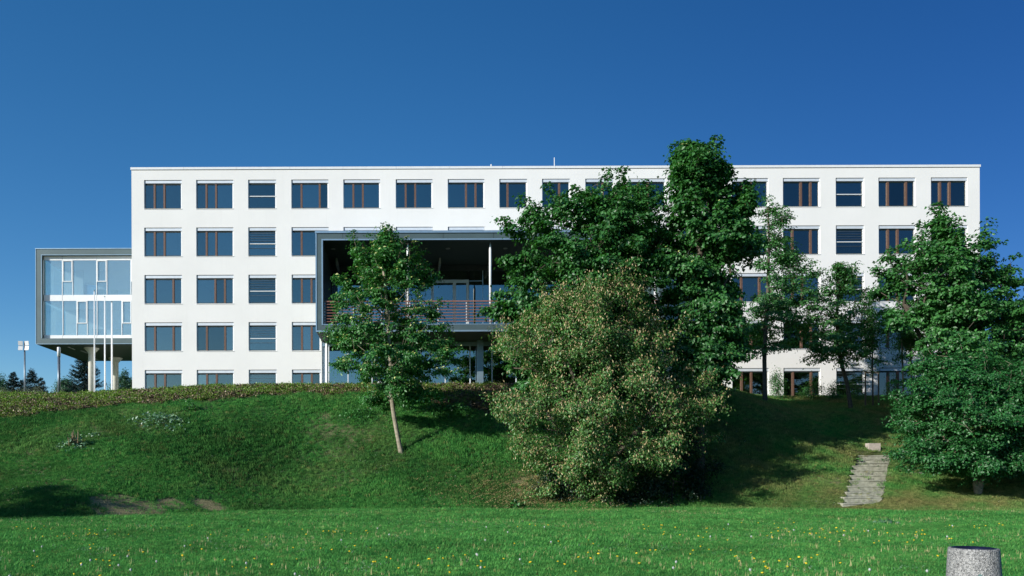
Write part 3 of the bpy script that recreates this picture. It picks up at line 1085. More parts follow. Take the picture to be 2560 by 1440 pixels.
def outline_sample(rg, outline, D, depth, n, surf=.35, holes=0.0, hs=1.0, depthmax=None, cr=.6, per_clump=9, free=.35, amp=.4, lf=1.0, shoots=.12, spray=1.25):
    """twig ends gathered in domed clumps inside a crown whose outline is given by rows (py, left, right)"""
    o = np.array(outline, float)
    ys_ = o[:, 0]
    mid_ = (o[:, 1] + o[:, 2]) / 2
    hf_ = (o[:, 2] - o[:, 1]) / 2 * (1 + .26 * amp)
    o[:, 1], o[:, 2] = mid_ - hf_, mid_ + hf_
    wdt = o[:, 2] - o[:, 1]
    out, cen, fr_pts = [], [], []
    tries = 0
    nf_ = int(n * free)
    nc = max(6, (n - nf_) // per_clump)
    while len(fr_pts) < nf_ and tries < nf_ * 60:
        tries += 1
        py = rg.uniform(ys_[0], ys_[-1])
        l, r = np.interp(py, ys_, o[:, 1]), np.interp(py, ys_, o[:, 2])
        if rg.random() > (r - l) / wdt.max() + .03:
            continue
        ang = rg.uniform(0, 2 * np.pi)
        rr = rg.random() ** surf
        hw = (r - l) / 2 * D / F
        if depthmax:
            hw = min(hw, depthmax)
        P = np.array(tuple(S((l + r) / 2 + rr * math.cos(ang) * (r - l) / 2, py, D + rr * math.sin(ang) * hw * depth)))
        lu = lump(P, 1.35 * lf, 3.1)
        if rr > 1 - amp * (.5 + .9 * lu):
            continue
        hv = math.sin(P[0] * 2.3 * hs + 1.2 * math.sin(P[2] * 2.1 * hs)) + math.sin(P[2] * 2.9 * hs + 1.1 * math.sin(P[1] * 2.2 * hs)) + math.sin(P[1] * 2.6 * hs + P[0] * .9)
        if hv > 1.5 - 2.6 * holes:
            continue
        fr_pts.append(P)
    tries = 0
    while len(cen) < nc and tries < nc * 80:
        tries += 1
        py = rg.uniform(ys_[0], ys_[-1])
        l, r = np.interp(py, ys_, o[:, 1]), np.interp(py, ys_, o[:, 2])
        if rg.random() > (r - l) / wdt.max() + .06:
            continue
        ang = rg.uniform(0, 2 * np.pi)
        rr = rg.random() ** surf
        u = rr * math.cos(ang)
        v = rr * math.sin(ang)
        hpx = (r - l) / 2
        c1 = min(cr, hpx * D / F * .8 + .08) * rg.uniform(.65, 1.25)
        ins = max(hpx - c1 * F / D * .6, 1.0)
        px = (l + r) / 2 + u * ins
        hw = ins * D / F
        if depthmax:
            hw = min(hw, depthmax)
        P = np.array(tuple(S(px, py + c1 * .45 * F / D * min(1, (py - ys_[0]) / 10 * 0 + 1), D + v * hw * depth)))
        if rr > 1.06 - amp * (.4 + .9 * lump(P, 1.35 * lf, 3.1)):
            continue
        if holes > 0:
            hv = math.sin(P[0] * 1.9 * hs + 1.2 * math.sin(P[2] * 1.6 * hs)) + math.sin(P[2] * 2.3 * hs + 1.1 * math.sin(P[1] * 1.7 * hs)) + math.sin(P[1] * 2.1 * hs + P[0] * .7)
            if hv > 1.5 - 2.2 * holes:
                continue
        cen.append((P, c1))
    outc = []
    cc = np.array([c[0] for c in cen]).mean(0)
    zlo, zhi = min(c[0][2] for c in cen), max(c[0][2] for c in cen)
    for P, c1 in cen:
        if spray > 0:
            h = P - cc
            f = (P[2] - zlo) / (zhi - zlo + .01)
            az = math.atan2(h[1], h[0]) + rg.normal(0, .45)
            el = (-.10 + .95 * f ** 2.2) + rg.normal(0, .12)
            d = np.array([math.cos(az) * math.cos(el), math.sin(az) * math.cos(el), math.sin(el)])
            sd = np.array([-math.sin(az), math.cos(az), 0])
            L = c1 * spray * rg.uniform(.8, 1.4)
            t = rg.uniform(-.55, .75, per_clump)
            w = rg.uniform(-1, 1, per_clump) * (.62 - .45 * np.abs(t)) * c1 * 1.15
            q = P + d[None] * (t * L)[:, None] + sd[None] * w[:, None]
            q[:, 2] -= .35 * w * w / c1 + .16 * L * np.maximum(t, 0) ** 2 * 2
            q += rg.normal(0, .05, q.shape)
            out.append(q)
            outc.append(q - (d * .14 + np.array([0, 0, .20]) - sd * 0)[None] - sd[None] * (w * .5)[:, None])
            continue
        d = rg.normal(0, 1, (per_clump, 3))
        d[:, 2] = np.abs(d[:, 2]) * .9 - .25
        d = unit(d)
        rr = rg.uniform(.35, 1.0, (per_clump, 1)) ** .6
        out.append(P + d * rr * c1 * np.array([1, 1, .62]))
        outc.append(np.repeat(P[None] - np.array([0, 0, c1 * .25]), per_clump, 0))
    allc = np.concatenate(out + ([np.array(fr_pts)] if fr_pts else []))
    c0 = allc.mean(0)
    sp = []
    for _ in range(int(n * shoots / 4)):
        p0 = allc[rg.integers(len(allc))]
        d = p0 - c0
        if np.linalg.norm(d / (np.abs(allc - c0).max(0) + .01)) < .62:
            continue
        d = unit((d * np.array([1, 1, .8]) + np.array([0, 0, 1.2]) * np.linalg.norm(d) * .5)[None])[0]
        L = rg.uniform(.25, .85) * (.6 + cr)
        for q in range(1, 5):
            sp.append(p0 + d * L * q / 4 + rg.normal(0, .04, 3))
    if sp:
        fr_pts += sp
    if fr_pts:
        fp = np.array(fr_pts)
        out.append(fp)
        outc.append(fp - np.array([0, 0, .22]))
    return np.concatenate(out), np.concatenate(outc)


def grow(trunk, pts, rg, tip=.010, pipe=2.35, up=.7, rbase=None, droop=0.0):
    nodes = [np.array(p) for p in trunk]
    par = [-1] + list(range(len(trunk) - 1))
    top = nodes[-1]
    axis = np.array(nodes)
    d = np.min(np.linalg.norm(pts[:, None, :] - axis[None], axis=2), axis=1)
    order = np.argsort(d)
    for i in order:
        p = pts[i]
        arr = np.array(nodes)
        dv = p - arr
        dist = np.linalg.norm(dv, axis=1)
        cost = dist + up * np.maximum(0, -dv[:, 2] + .15 * dist) + .02 * np.arange(len(arr)) / len(arr)
        cost[:2] += 2.0
        j = int(np.argmin(cost))
        a = arr[j]
        L = dist[j]
        m = max(1, int(L / .8))
        prev = j
        for k in range(1, m + 1):
            f = k / m
            q = a + (p - a) * f
            if k < m:
                q = q + rg.normal(0, .05 * L / m + .01, 3) + np.array([0, 0, .10 * L * math.sin(f * math.pi)])
            nodes.append(q)
            par.append(prev)
            prev = len(nodes) - 1
    rad = np.zeros(len(nodes))
    acc = np.zeros(len(nodes))
    for i in range(len(nodes) - 1, -1, -1):
        r = max(acc[i], tip ** pipe)
        rad[i] = r ** (1 / pipe)
        if par[i] >= 0:
            acc[par[i]] += r
    if rbase:
        rad = np.maximum(.006, rad * rbase / rad[0])
    rad[0] *= 1.25
    return nodes, par, rad


def leaf_cloud(rg, pts, per, spread, flat, center, droop=.35):
    k = len(pts) * per
    base = np.repeat(pts, per, 0)
    off = rg.normal(0, 1, (k, 3)) * spread * np.repeat(rg.uniform(.6, 1.25, len(pts)), per)[:, None]
    off[:, 2] *= flat
    rr = np.linalg.norm(off[:, :2], axis=1)
    off[:, 2] -= droop * rr * rr / spread * .5
    pos = base + off
    outw = unit(pos - center)
    return pos, outw, base


def make_tree(name, label, cat, group, base_px, D, outline, trunk_px, leafmat, bark, seed, ntips=300, per=110, spread=.42, flat=.5,
              ln=.13, wd=.10, depth=.9, holes=.25, hs=1.0, surf=.4, rbase=.16, extra=None, base=None, tone_bias=0.0, trunks=None, up=.7, depthmax=None, droop=.35, stray=.03, cr=.6, pc=9, free=.35, amp=.4, lf=1.0, shoots=.12, spray=1.25):
    rg = np.random.default_rng(seed)
    if base is None:
        b = S(base_px[0], base_px[1], D)
        b.z = float(H(b.x, b.y))
    else:
        b = base
    pts, cens = outline_sample(rg, outline, D, depth, ntips, surf, holes, hs, depthmax, cr, pc, free, amp, lf, shoots, spray)
    e = empty(name, tuple(b))
    tag(e, label, cat, group)
    ctr = pts.mean(0)
    if trunks is None:
        trunks = [trunk_px]
    alln, allp, allr = [], [], []
    assign = None
    tl = []
    for tp in trunks:
        tr = [np.array((b.x, b.y, b.z - .15))]
        for (px, py, dd) in tp:
            tr.append(np.array(tuple(S(px, py, D + dd))))
        tl.append(tr)
    if len(tl) > 1:
        ax = [np.array(t_[2:]).mean(0) for t_ in tl]
        dd = np.stack([np.linalg.norm((pts - a_) * np.array([1, 1, .4]), axis=1) for a_ in ax], 1)
        assign = dd.argmin(1)
    for ti, tr in enumerate(tl):
        sub = pts if assign is None else pts[assign == ti]
        if len(sub) == 0:
            continue
        nodes, par, rad = grow(tr, sub, rg, rbase=rbase, up=up)
        o = len(alln)
        alln += nodes
        allp += [p_ + o if p_ >= 0 else -1 for p_ in par]
        allr += list(rad)
    tubes('trunk', bark, alln, allp, allr, e, tuple(b))
    pos, outw, bs_ = leaf_cloud(rg, pts, per, spread, flat, ctr, droop)
    k = len(pos)
    far_ = rg.random(k) < stray
    pos[far_] += rg.normal(0, spread * .8, (far_.sum(), 3))
    co_ = unit(pos - np.repeat(cens, per, 0))
    n = unit(np.array([0, 0, .45]) + outw * .25 + co_ * .85 + rg.normal(0, .45, (k, 3)))
    ax_ = unit(outw * .3 + co_ * .5 + rg.normal(0, .6, (k, 3)) + np.array([0, 0, -.45]))
    s = rg.uniform(.65, 1.25, k)
    clump = np.repeat(rg.random(len(pts)), per)
    tone = np.clip(.30 * clump + .7 * rg.random(k) + tone_bias, 0, 1)
    leaves('crown', leafmat, pos, n, ax_, ln * s, wd * s, tone, e, tuple(b))
    if extra:
        for (nm, mt, frac, l2, w2, mode) in extra:
            m_ = int(k * frac)
            ii = rg.choice(k, m_, replace=False)
            p2 = pos[ii] + outw[ii] * .08
            if mode == 'up':       # upright catkins
                nn = unit(rg.normal(0, 1, (m_, 3)) * np.array([1, 1, .25]))
                aa = unit(np.array([0, 0, 1.0]) + rg.normal(0, .45, (m_, 3)))
            elif mode == 'hang':
                nn = unit(rg.normal(0, 1, (m_, 3)) * np.array([1, 1, .15]))
                aa = unit(np.array([0, 0, -1.0]) + rg.normal(0, .2, (m_, 3)))
            else:                  # flat flower heads on top of the sprays
                p2 = bs_[ii] + rg.normal(0, spread * .6, (m_, 3)) * np.array([1, 1, .35]) + np.array([0, 0, spread * .35])
                nn = unit(np.array([-.35, -.35, .9]) + rg.normal(0, .3, (m_, 3)))
                aa = unit(rg.normal(0, 1, (m_, 3)) * np.array([1, 1, .1]))
            s2 = rg.uniform(.7, 1.3, m_)
            leaves(nm, mt, p2, nn, aa, l2 * s2, w2 * s2, rg.random(m_), e, tuple(b), .1)
    return e


# the small tree on the slope
b = hit(1004, 1131)
make_tree('flowering_tree', 'slender young tree with a leaning pale trunk alone on the open slope before the balcony', 'tree', None, None, b.y,
          [(568, 922, 985), (580, 915, 1000), (594, 915, 1020), (606, 900, 1045), (620, 872, 1068), (640, 885, 1085), (665, 860, 1105), (700, 835, 1108), (740, 838, 1090), (780, 832, 1115),
           (820, 822, 1150), (860, 822, 1155), (900, 845, 1140), (930, 862, 1115), (960, 885, 1085), (985, 905, 1065)],
          [(996, 1100, 0), (985, 1040, 0), (977, 980, 0), (976, 900, .1), (970, 800, .1), (962, 700, 0), (950, 620, 0), (940, 565, 0)],
          M['leaf_small'], M['bark_pale'], 11, ntips=1750, per=29, spread=.17, flat=.36, ln=.155, wd=.095, holes=.12, hs=1.3, surf=.6, rbase=.14, cr=.6, pc=12, free=.15, amp=.16, lf=1.6, shoots=.25,
          extra=[('blossom', M['blossom'], .030, .17, .12, 'flat')], base=b, depth=.9)

make_tree('maple_tree', 'broad dense maple whose crown hides the right end of the balcony', 'tree', 'maples in front of the white block', (1490, 1180), 40.3,
          [(462, 1440, 1640), (480, 1400, 1660), (508, 1370, 1685), (540, 1300, 1700), (560, 1270, 1715), (600, 1300, 1720), (640, 1262, 1720), (700, 1240, 1720),
           (760, 1222, 1720), (820, 1232, 1720), (900, 1262, 1700), (970, 1300, 1680)],
          [(1492, 1080, 0), (1488, 980, 0), (1485, 880, 0), (1482, 760, .2), (1486, 640, .2), (1492, 520, 0), (1494, 460, 0)],
          M['leaf_maple'], M['bark'], 21, ntips=3300, per=29, spread=.20, flat=.32, ln=.19, wd=.145, holes=.10, hs=.8, surf=.5, rbase=.24, cr=.85, pc=14, free=.24, amp=.22, lf=1.3, shoots=.16,
          extra=[('seed_cluster', M['seed'], .03, .14, .035, 'hang')], depth=.75, depthmax=4.2)
make_tree('maple_tree', 'tallest maple, its narrow top rising above the roof of the white block', 'tree', 'maples in front of the white block', (1750, 1180), 39.5,
          [(348, 1716, 1730), (362, 1708, 1742), (372, 1705, 1790), (400, 1664, 1818), (430, 1660, 1842), (470, 1668, 1858), (500, 1652, 1885), (540, 1640, 1905), (600, 1640, 1895),
           (650, 1650, 1868), (700, 1670, 1850), (760, 1680, 1868), (820, 1690, 1872), (880, 1690, 1868), (930, 1700, 1820), (960, 1700, 1800)],
          [(1750, 1080, 0), (1752, 980, 0), (1755, 860, 0), (1752, 700, .2), (1748, 560, .1), (1738, 440, 0), (1724, 370, 0)],
          M['leaf_maple'], M['bark'], 22, ntips=2000, per=29, spread=.20, flat=.32, ln=.19, wd=.145, holes=.10, hs=.9, surf=.5, rbase=.22, cr=.75, pc=12, free=.16, amp=.36, lf=1.3, shoots=.3,
          extra=[('seed_cluster', M['seed'], .03, .14, .035, 'hang'), ('blossom', M['blossom'], .006, .12, .1, 'flat')], depth=.9)

b = hit(1512, 1256)
make_tree('goat_willow', 'huge rounded willow bush covered in tan catkins at the foot of the slope', 'bush', None, None, b.y,
          [(698, 1525, 1560), (712, 1450, 1600), (735, 1350, 1635), (780, 1300, 1655), (820, 1245, 1670), (860, 1228, 1685), (900, 1250, 1700), (940, 1275, 1755), (980, 1258, 1790),
           (1020, 1245, 1805), (1060, 1262, 1790), (1100, 1262, 1765), (1140, 1290, 1700), (1180, 1330, 1660), (1220, 1360, 1600)],
          None, M['leaf_willow'], M['bark'], 31, ntips=3300, per=25, spread=.18, flat=.9, ln=.13, wd=.072, holes=.10, hs=1.1, surf=.42, rbase=.13, cr=.6, pc=10, free=.42, amp=.45, lf=1.25, shoots=.35, spray=1.0,
          extra=[('catkins', M['catkin'], .28, .125, .040, 'up')], base=b, depth=.75, tone_bias=.05, droop=.1, up=.45,
          trunks=[[(1505, 1200, 0), (1495, 1120, -.3), (1460, 1020, -.8), (1420, 900, -1.2)], [(1512, 1200, 0), (1510, 1100, .3), (1520, 980, .6), (1530, 820, .5)],
                  [(1518, 1205, 0), (1540, 1140, -.2), (1600, 1070, -.4), (1660, 980, -.3)], [(1500, 1210, .2), (1480, 1150, .8), (1400, 1080, 1.2), (1340, 980, 1.0)]])
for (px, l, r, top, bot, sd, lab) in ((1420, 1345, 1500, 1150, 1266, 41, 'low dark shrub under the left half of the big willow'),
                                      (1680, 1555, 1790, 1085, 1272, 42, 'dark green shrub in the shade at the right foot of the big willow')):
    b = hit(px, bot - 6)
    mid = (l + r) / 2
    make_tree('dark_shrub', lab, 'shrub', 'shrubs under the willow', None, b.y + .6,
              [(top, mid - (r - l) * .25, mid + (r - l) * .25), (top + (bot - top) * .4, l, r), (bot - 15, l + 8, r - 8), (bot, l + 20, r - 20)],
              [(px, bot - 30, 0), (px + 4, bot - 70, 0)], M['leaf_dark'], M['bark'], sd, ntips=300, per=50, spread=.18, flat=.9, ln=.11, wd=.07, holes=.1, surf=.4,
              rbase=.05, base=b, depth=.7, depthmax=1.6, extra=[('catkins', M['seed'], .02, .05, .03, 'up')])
make_tree('dark_shrub', 'grey green shrub between the willow and the tallest maple', 'shrub', None, (1720, 1000), 46.5,
          [(835, 1680, 1740), (860, 1640, 1790), (900, 1630, 1800), (940, 1640, 1800), (990, 1660, 1790), (1060, 1680, 1790)],
          [(1720, 1020, 0), (1720, 950, 0)], M['leaf_dark'], M['bark'], 43, ntips=240, per=80, spread=.28, flat=.9, ln=.08, wd=.05, holes=.1, rbase=.07, depthmax=2)

make_tree('thin_tree', 'sparse slender tree with a straight dark trunk right of the tallest maple', 'tree', 'young trees before the right end of the block', (1913, 1010), 50.0,
          [(488, 1914, 1926), (515, 1903, 1955), (545, 1900, 1992), (600, 1892, 2000), (650, 1885, 2035), (700, 1872, 2055), (760, 1862, 2045), (820, 1845, 2005), (865, 1860, 1985)],
          [(1912, 960, 0), (1911, 900, 0), (1914, 820, 0), (1920, 720, 0), (1922, 600, 0), (1920, 520, 0)],
          M['leaf_thin'], M['bark'], 51, ntips=1100, per=16, spread=.19, flat=.28, ln=.17, wd=.095, amp=.1, lf=1.5, holes=.1, hs=1.0, surf=.7, cr=.65, pc=9, free=.2, rbase=.13, depth=.9)
make_tree('thin_tree', 'small airy tree with a bent trunk leaning left before the landing windows', 'tree', 'young trees before the right end of the block', (2128, 1010), 50.5,
          [(648, 2092, 2108), (675, 2075, 2140), (700, 2045, 2155), (740, 2012, 2190), (780, 1998, 2205), (820, 1985, 2215), (860, 2000, 2195), (890, 2030, 2170)],
          [(2118, 960, 0), (2105, 915, 0), (2096, 870, 0), (2092, 790, 0), (2098, 700, 0)],
          M['leaf_thin'], M['bark'], 52, ntips=1050, per=16, spread=.19, flat=.28, ln=.165, wd=.095, amp=.1, lf=1.5, holes=.1, hs=1.0, surf=.7, cr=.6, pc=9, free=.2, rbase=.115, depth=.9,
          extra=[('blossom', M['blossom'], .02, .10, .08, 'flat')])
make_tree('staked_sapling', 'thin sapling growing up between the two timber stakes', 'tree', 'young trees before the right end of the block', (2182, 1000), 51.5,
          [(770, 2178, 2188), (800, 2160, 2215), (850, 2150, 2225), (900, 2160, 2210), (920, 2170, 2200)],
          [(2182, 960, 0), (2181, 900, 0), (2183, 830, 0)],
          M['leaf_thin'], M['bark'], 53, ntips=70, per=22, spread=.22, flat=.4, ln=.16, wd=.09, holes=.2, cr=.4, pc=5, rbase=.045, depth=.9)
for px, top, sd, lab in ((2256, 800, 54, 'left one of two thin bare stems before the right window column'), (2277, 790, 55, 'right one of two thin bare stems before the right window column')):
    make_tree('thin_tree', lab, 'tree', 'young trees before the right end of the block', (px + 3, 1000), 50.0,
              [(top - 40, px - 5, px + 5), (top, px - 30, px + 30), (top + 60, px - 35, px + 35), (top + 90, px - 15, px + 15)],
              [(px + 2, 960, 0), (px, 900, 0), (px - 3, top + 20, 0)], M['leaf_thin'], M['bark_pale'], sd, ntips=60, per=40, spread=.32, flat=.4, ln=.12, wd=.065, holes=.1, rbase=.05)

make_tree('maple_tree', 'wide loose maple crown covering the right corner of the white block', 'tree', 'maples in front of the white block', (2385, 1080), 46.0,
          [(540, 2340, 2362), (555, 2326, 2372), (575, 2300, 2400), (592, 2240, 2450), (610, 2222, 2505), (625, 2190, 2520), (660, 2172, 2575), (700, 2170, 2600), (740, 2180, 2640), (780, 2190, 2670),
           (820, 2215, 2660), (870, 2260, 2660), (920, 2300, 2660), (980, 2330, 2660)],
          None, M['leaf_maple'], M['bark'], 61, ntips=2900, per=22, spread=.20, flat=.30, ln=.20, wd=.15, holes=.08, hs=.9, surf=.6, cr=.9, pc=14, free=.12, amp=.3, lf=1.1, shoots=.3, spray=1.4, rbase=.13, tone_bias=.08,
          trunks=[[(2384, 1020, 0), (2380, 960, 0), (2370, 870, 0), (2355, 740, 0), (2350, 600, 0)], [(2386, 1020, 0), (2395, 950, .3), (2440, 860, .5), (2480, 740, .3)],
                  [(2382, 1020, 0), (2370, 960, -.2), (2320, 880, -.3), (2260, 760, -.3)]], depth=.8)
b = hit(2445, 1238)
make_tree('round_bush', 'big dense green bush with several forked trunks at the right edge', 'bush', None, None, b.y,
          [(885, 2380, 2470), (905, 2300, 2600), (935, 2290, 2700), (970, 2268, 2720), (1010, 2248, 2720), (1050, 2236, 2690), (1085, 2246, 2690), (1112, 2262, 2680), (1132, 2290, 2670), (1148, 2330, 2650), (1158, 2370, 2610)],
          None, M['leaf_bush'], M['bark_pale'], 71, ntips=3300, per=30, spread=.17, flat=.35, ln=.135, wd=.08, holes=.06, hs=1.0, surf=.42, cr=.8, pc=14, free=.2, amp=.42, lf=1.35, shoots=.3, spray=1.4, rbase=.10, base=b, depth=.8, droop=.3, tone_bias=.05,
          trunks=[[(2436, 1200, 0), (2425, 1165, -.2), (2380, 1120, -.5), (2340, 1060, -.6)], [(2446, 1195, 0), (2447, 1150, .2), (2440, 1050, .3), (2430, 960, .2)],
                  [(2455, 1200, 0), (2472, 1160, 0), (2510, 1110, -.2), (2550, 1040, -.3)]])
# low bushes along the facade
for i, (px, w_, top, lab) in enumerate(((2035, 26, 935, 'thin leafy shrub against the white wall left of the bent tree'),
                                        (2085, 22, 945, 'sparse shrub before the left side of the ground floor landing window'),
                                        (2145, 28, 930, 'thicker shrub beside the left timber stake'),
                                        (1945, 18, 930, 'twiggy shrub at the white wall right of the straight dark trunk'),
                                        (2235, 24, 955, 'dark low shrub at the wall right of the timber stakes'))):
    make_tree('wall_shrub', lab, 'shrub', 'shrubs along the facade', (px, 990), 55.0,
              [(top, px - w_ * .6, px + w_ * .6), (top + 20, px - w_, px + w_), (985, px - w_, px + w_), (1000, px - w_ * .7, px + w_ * .7)],
              [(px, 985, 0), (px, 970, 0)], M['leaf_thin'], M['bark'], 80 + i, ntips=60, per=26, spread=.2, flat=.9, ln=.1, wd=.06, holes=.1, rbase=.03)

# a tree left of the picture whose shade falls on the lawn's left edge
b = Vector((-29.0, 24.6, float(H(-29.0, 24.6))))
D_ = 24.0
o_ = [S(0, 0, 1)]
pxc = X0 + b.x / D_ * F
make_tree('shade_tree', 'round leafy tree just outside the left edge, shading the lawn corner', 'tree', None, None, D_,
          [(720, pxc - 60, pxc + 60), (800, pxc - 190, pxc + 190), (920, pxc - 240, pxc + 220), (1050, pxc - 200, pxc + 200), (1120, pxc - 100, pxc + 100)],
          [(pxc, 1150, 0), (pxc, 1000, 0), (pxc, 850, 0)], M['leaf_maple'], M['bark'], 91, ntips=260, per=80, spread=.35, holes=.2, rbase=.16, base=b)

# far trees on the left
def spruce(px, top, D, hw, seed, lab, group):
    rg = np.random.default_rng(seed)
    b = S(px, 980, D)
    b.z = float(H(b.x, b.y))
    zt = S(px, top, D).z
    hgt = zt - b.z
    e = empty('spruce_tree', tuple(b))
    tag(e, lab, 'tree', group)
    W = hw * D / F
    nodes, par = [np.array((b.x, b.y, b.z - .1))], [-1]
    for k in range(1, 9):
        nodes.append(np.array((b.x, b.y, b.z + hgt * k / 8)))
        par.append(k - 1)
    rad = [.02 + .012 * hgt * (1 - k / 8) for k in range(9)]
    P, AX = [], []
    nb = int(30 * hgt)
    for _ in range(nb):
        f = rg.random() ** .85
        z = b.z + hgt * (.08 + .92 * f)
        L = W * (1 - f) ** .8 * rg.uniform(.75, 1.12) + .08
        a = rg.uniform(0, 2 * np.pi)
        d = np.array([math.cos(a), math.sin(a), 0])
        o = np.array([b.x, b.y, z])
        m_ = max(4, int(L / .035))
        for j in range(m_):
            s = (j + 1) / m_
            c = o + d * L * s + np.array([0, 0, -.28 * L * math.sin(s * 2.2) + .22 * L * s * s])
            for w_ in range(3):
                P.append(c + rg.normal(0, .03 + .05 * (1 - s), 3))
                AX.append(d + rg.normal(0, .55, 3) + np.array([0, 0, -.15]))
    P, AX = np.array(P), unit(np.array(AX))
    k = len(P)
    n_ = unit(rg.normal(0, .6, (k, 3)) + np.array([0, 0, .8]))
    tubes('trunk', M['bark'], nodes, par, rad, e, tuple(b))
    leaves('crown', M['leaf_spruce'], P, n_, AX, rg.uniform(.12, .26, k), rg.uniform(.03, .06, k), rg.random(k), e, tuple(b))


spruce(212, 872, 84, 84, 101, 'large blue green spruce standing behind the columns of the raised wing', 'spruces in the distance')
spruce(33, 930, 86, 48, 102, 'leftmost small spruce on the skyline', 'spruces in the distance')
spruce(80, 922, 90, 46, 103, 'small spruce with the tallest spire just right of the reflector lamp', 'spruces in the distance')
spruce(103, 945, 88, 44, 104, 'lowest small spruce, last of the row before the gap', 'spruces in the distance')
spruce(55, 950, 92, 36, 105, 'small spruce half hidden by the reflector lamp mast', 'spruces in the distance')
for i, (px, w_, top, D_, lab) in enumerate(((172, 34, 948, 100, 'pale green round tree between the grey lamp post and the large spruce'),
                                            (308, 30, 938, 98, 'pale green round tree beside the left corner of the white block'),
                                            (4, 22, 950, 100, 'distant round tree at the left edge of the skyline'))):
    make_tree('far_tree', lab, 'tree', 'pale trees in the distance', (px, 980), D_,
              [(top, px - w_ * .4, px + w_ * .4), (top + 12, px - w_, px + w_), (1000, px - w_ * 1.1, px + w_ * 1.1)],
              [(px, 990, 0), (px, 975, 0)], M['leaf_far'], M['bark'], 110 + i, ntips=150, per=50, spread=.35, flat=.8, ln=.17, wd=.12, holes=.1, rbase=.1)
for i, (px, w_, top, D_) in enumerate(((20, 30, 978, 56), (62, 26, 972, 57), (95, 22, 974, 58), (135, 20, 977, 58))):
    lab = ['low silvery shrub at the far left end of the planted crest', 'silvery shrub at the foot of the reflector lamp', 'silvery shrub below the spruce with the tallest spire', 'smallest silvery shrub beside the grey lamp post'][i]
    make_tree('silver_shrub', lab, 'shrub', 'silvery shrubs on the crest', (px, 985), D_,
              [(top, px - w_ * .7, px + w_ * .7), (985, px - w_, px + w_), (1005, px - w_, px + w_)],
              [(px, 990, 0), (px, 985, 0)], M['leaf_pale'], M['bark'], 120 + i, ntips=70, per=40, spread=.2, flat=.8, ln=.08, wd=.05, holes=0, rbase=.03)

# timber stakes round the sapling
for px, lab in ((2163.5, 'left timber tree stake, joined at the top to its neighbour'), (2196.5, 'right timber tree stake of the sapling')):
    q = S(px, 985, 51.4)
    z0 = float(H(q.x, q.y))
    z1 = S(px, 928, 51.4).z
    mb = MB().lathe(q.x, q.y, [(.05, z0 - .2), (.045, z1)], 8)
    if px < 2170:
        q2 = S(2196.5, 928, 51.4)
        mb.box(q.x + .05, q2.x - .05, q.y - .02, q.y + .02, z1 - .14, z1 - .06)
    tag(mb.build('tree_stake', M['stake'], None, (q.x, q.y, z0)), lab, 'stake', 'stakes of the sapling')

# ------------------------------------------------------------------ weeds on the slope
def weed(px, py, w_px, h_px, n, ln, lab, mat, seed, upright=.4, name='weed_clump', spikes=0):
    rg = np.random.default_rng(seed)
    b = hit(px, py)
    e = empty(name, tuple(b))
    tag(e, lab, 'plant')
    W = w_px * b.y / F
    Hh = h_px * b.y / F
    u = rg.normal(0, .38, (n, 2))
    x = b.x + u[:, 0] * W
    y = b.y + u[:, 1] * W * .6
    z = H(x, y) + rg.random(n) * Hh * np.exp(-3 * (u ** 2).sum(1)) + .03
    pos = np.stack([x, y, z], 1)
    nn = unit(rg.normal(0, .5, (n, 3)) + np.array([0, -.3, .9]))
    ax = unit(rg.normal(0, .8, (n, 3)) + np.array([0, 0, upright]))
    s = rg.uniform(.6, 1.2, n)
    leaves('leaves', mat, pos, nn, ax, ln * s, ln * .75 * s, rg.random(n), e, tuple(b))
    if spikes:
        k = spikes
        p2 = np.stack([b.x + rg.normal(0, W * .12, k), b.y + rg.normal(0, W * .1, k), np.full(k, b.z) + .05], 1)
        leaves('dry_stalks', M['chip'], p2, unit(rg.normal(0, 1, (k, 3)) * np.array([1, 1, .1])), unit(rg.normal(0, .12, (k, 3)) + np.array([0, 0, 1.])), rg.uniform(.4, .9, k), rg.uniform(.03, .06, k), rg.random(k) * .3 + .7, e, tuple(b), .1)


weed(402, 1058, 100, 24, 420, .18, 'wide patch of large pale leaves below the planted bank', M['weed'], 201)
weed(185, 1118, 50, 34, 220, .17, 'clump of pale leaves with upright dry stalks on the left slope', M['weed'], 202, spikes=26)
weed(235, 1092, 38, 8, 110, .10, 'small trail of pale leaves right of the clump with dry stalks', M['weed'], 203)
weed(895, 1048, 64, 34, 400, .13, 'leafy green clump left of the leaning trunk', M['leaf_small'], 204, .8)
weed(962, 1062, 20, 8, 60, .09, 'tiny green clump closest to the leaning trunk', M['leaf_small'], 205, .8)
weed(1098, 1034, 52, 44, 380, .14, 'upright green clump right of the leaning trunk', M['leaf_small'], 206, .8)
weed(1150, 1038, 50, 36, 320, .14, 'green clump at the edge of the tree shadow', M['leaf_small'], 207, .8)
weed(475, 1028, 36, 32, 260, .13, 'fuzzy green tuft above the patch of pale leaves', M['leaf_small'], 208, 1.4)
weed(2215, 1312, 46, 12, 90, .12, 'flat patch of broad leaves in the mown lawn below the steps', M['weed'], 209, .2)
weed(2150, 1152, 14, 6, 30, .10, 'small weed growing out of the top garden step', M['leaf_small'], 210, .8)
weed(1285, 1272, 20, 16, 70, .2, 'rosette of long leaves at the lawn edge left of the willow', M['leaf_small'], 211, 1.0)

# ------------------------------------------------------------------ scattered stuff
lib = bpy.data.collections.new('grass_tufts')


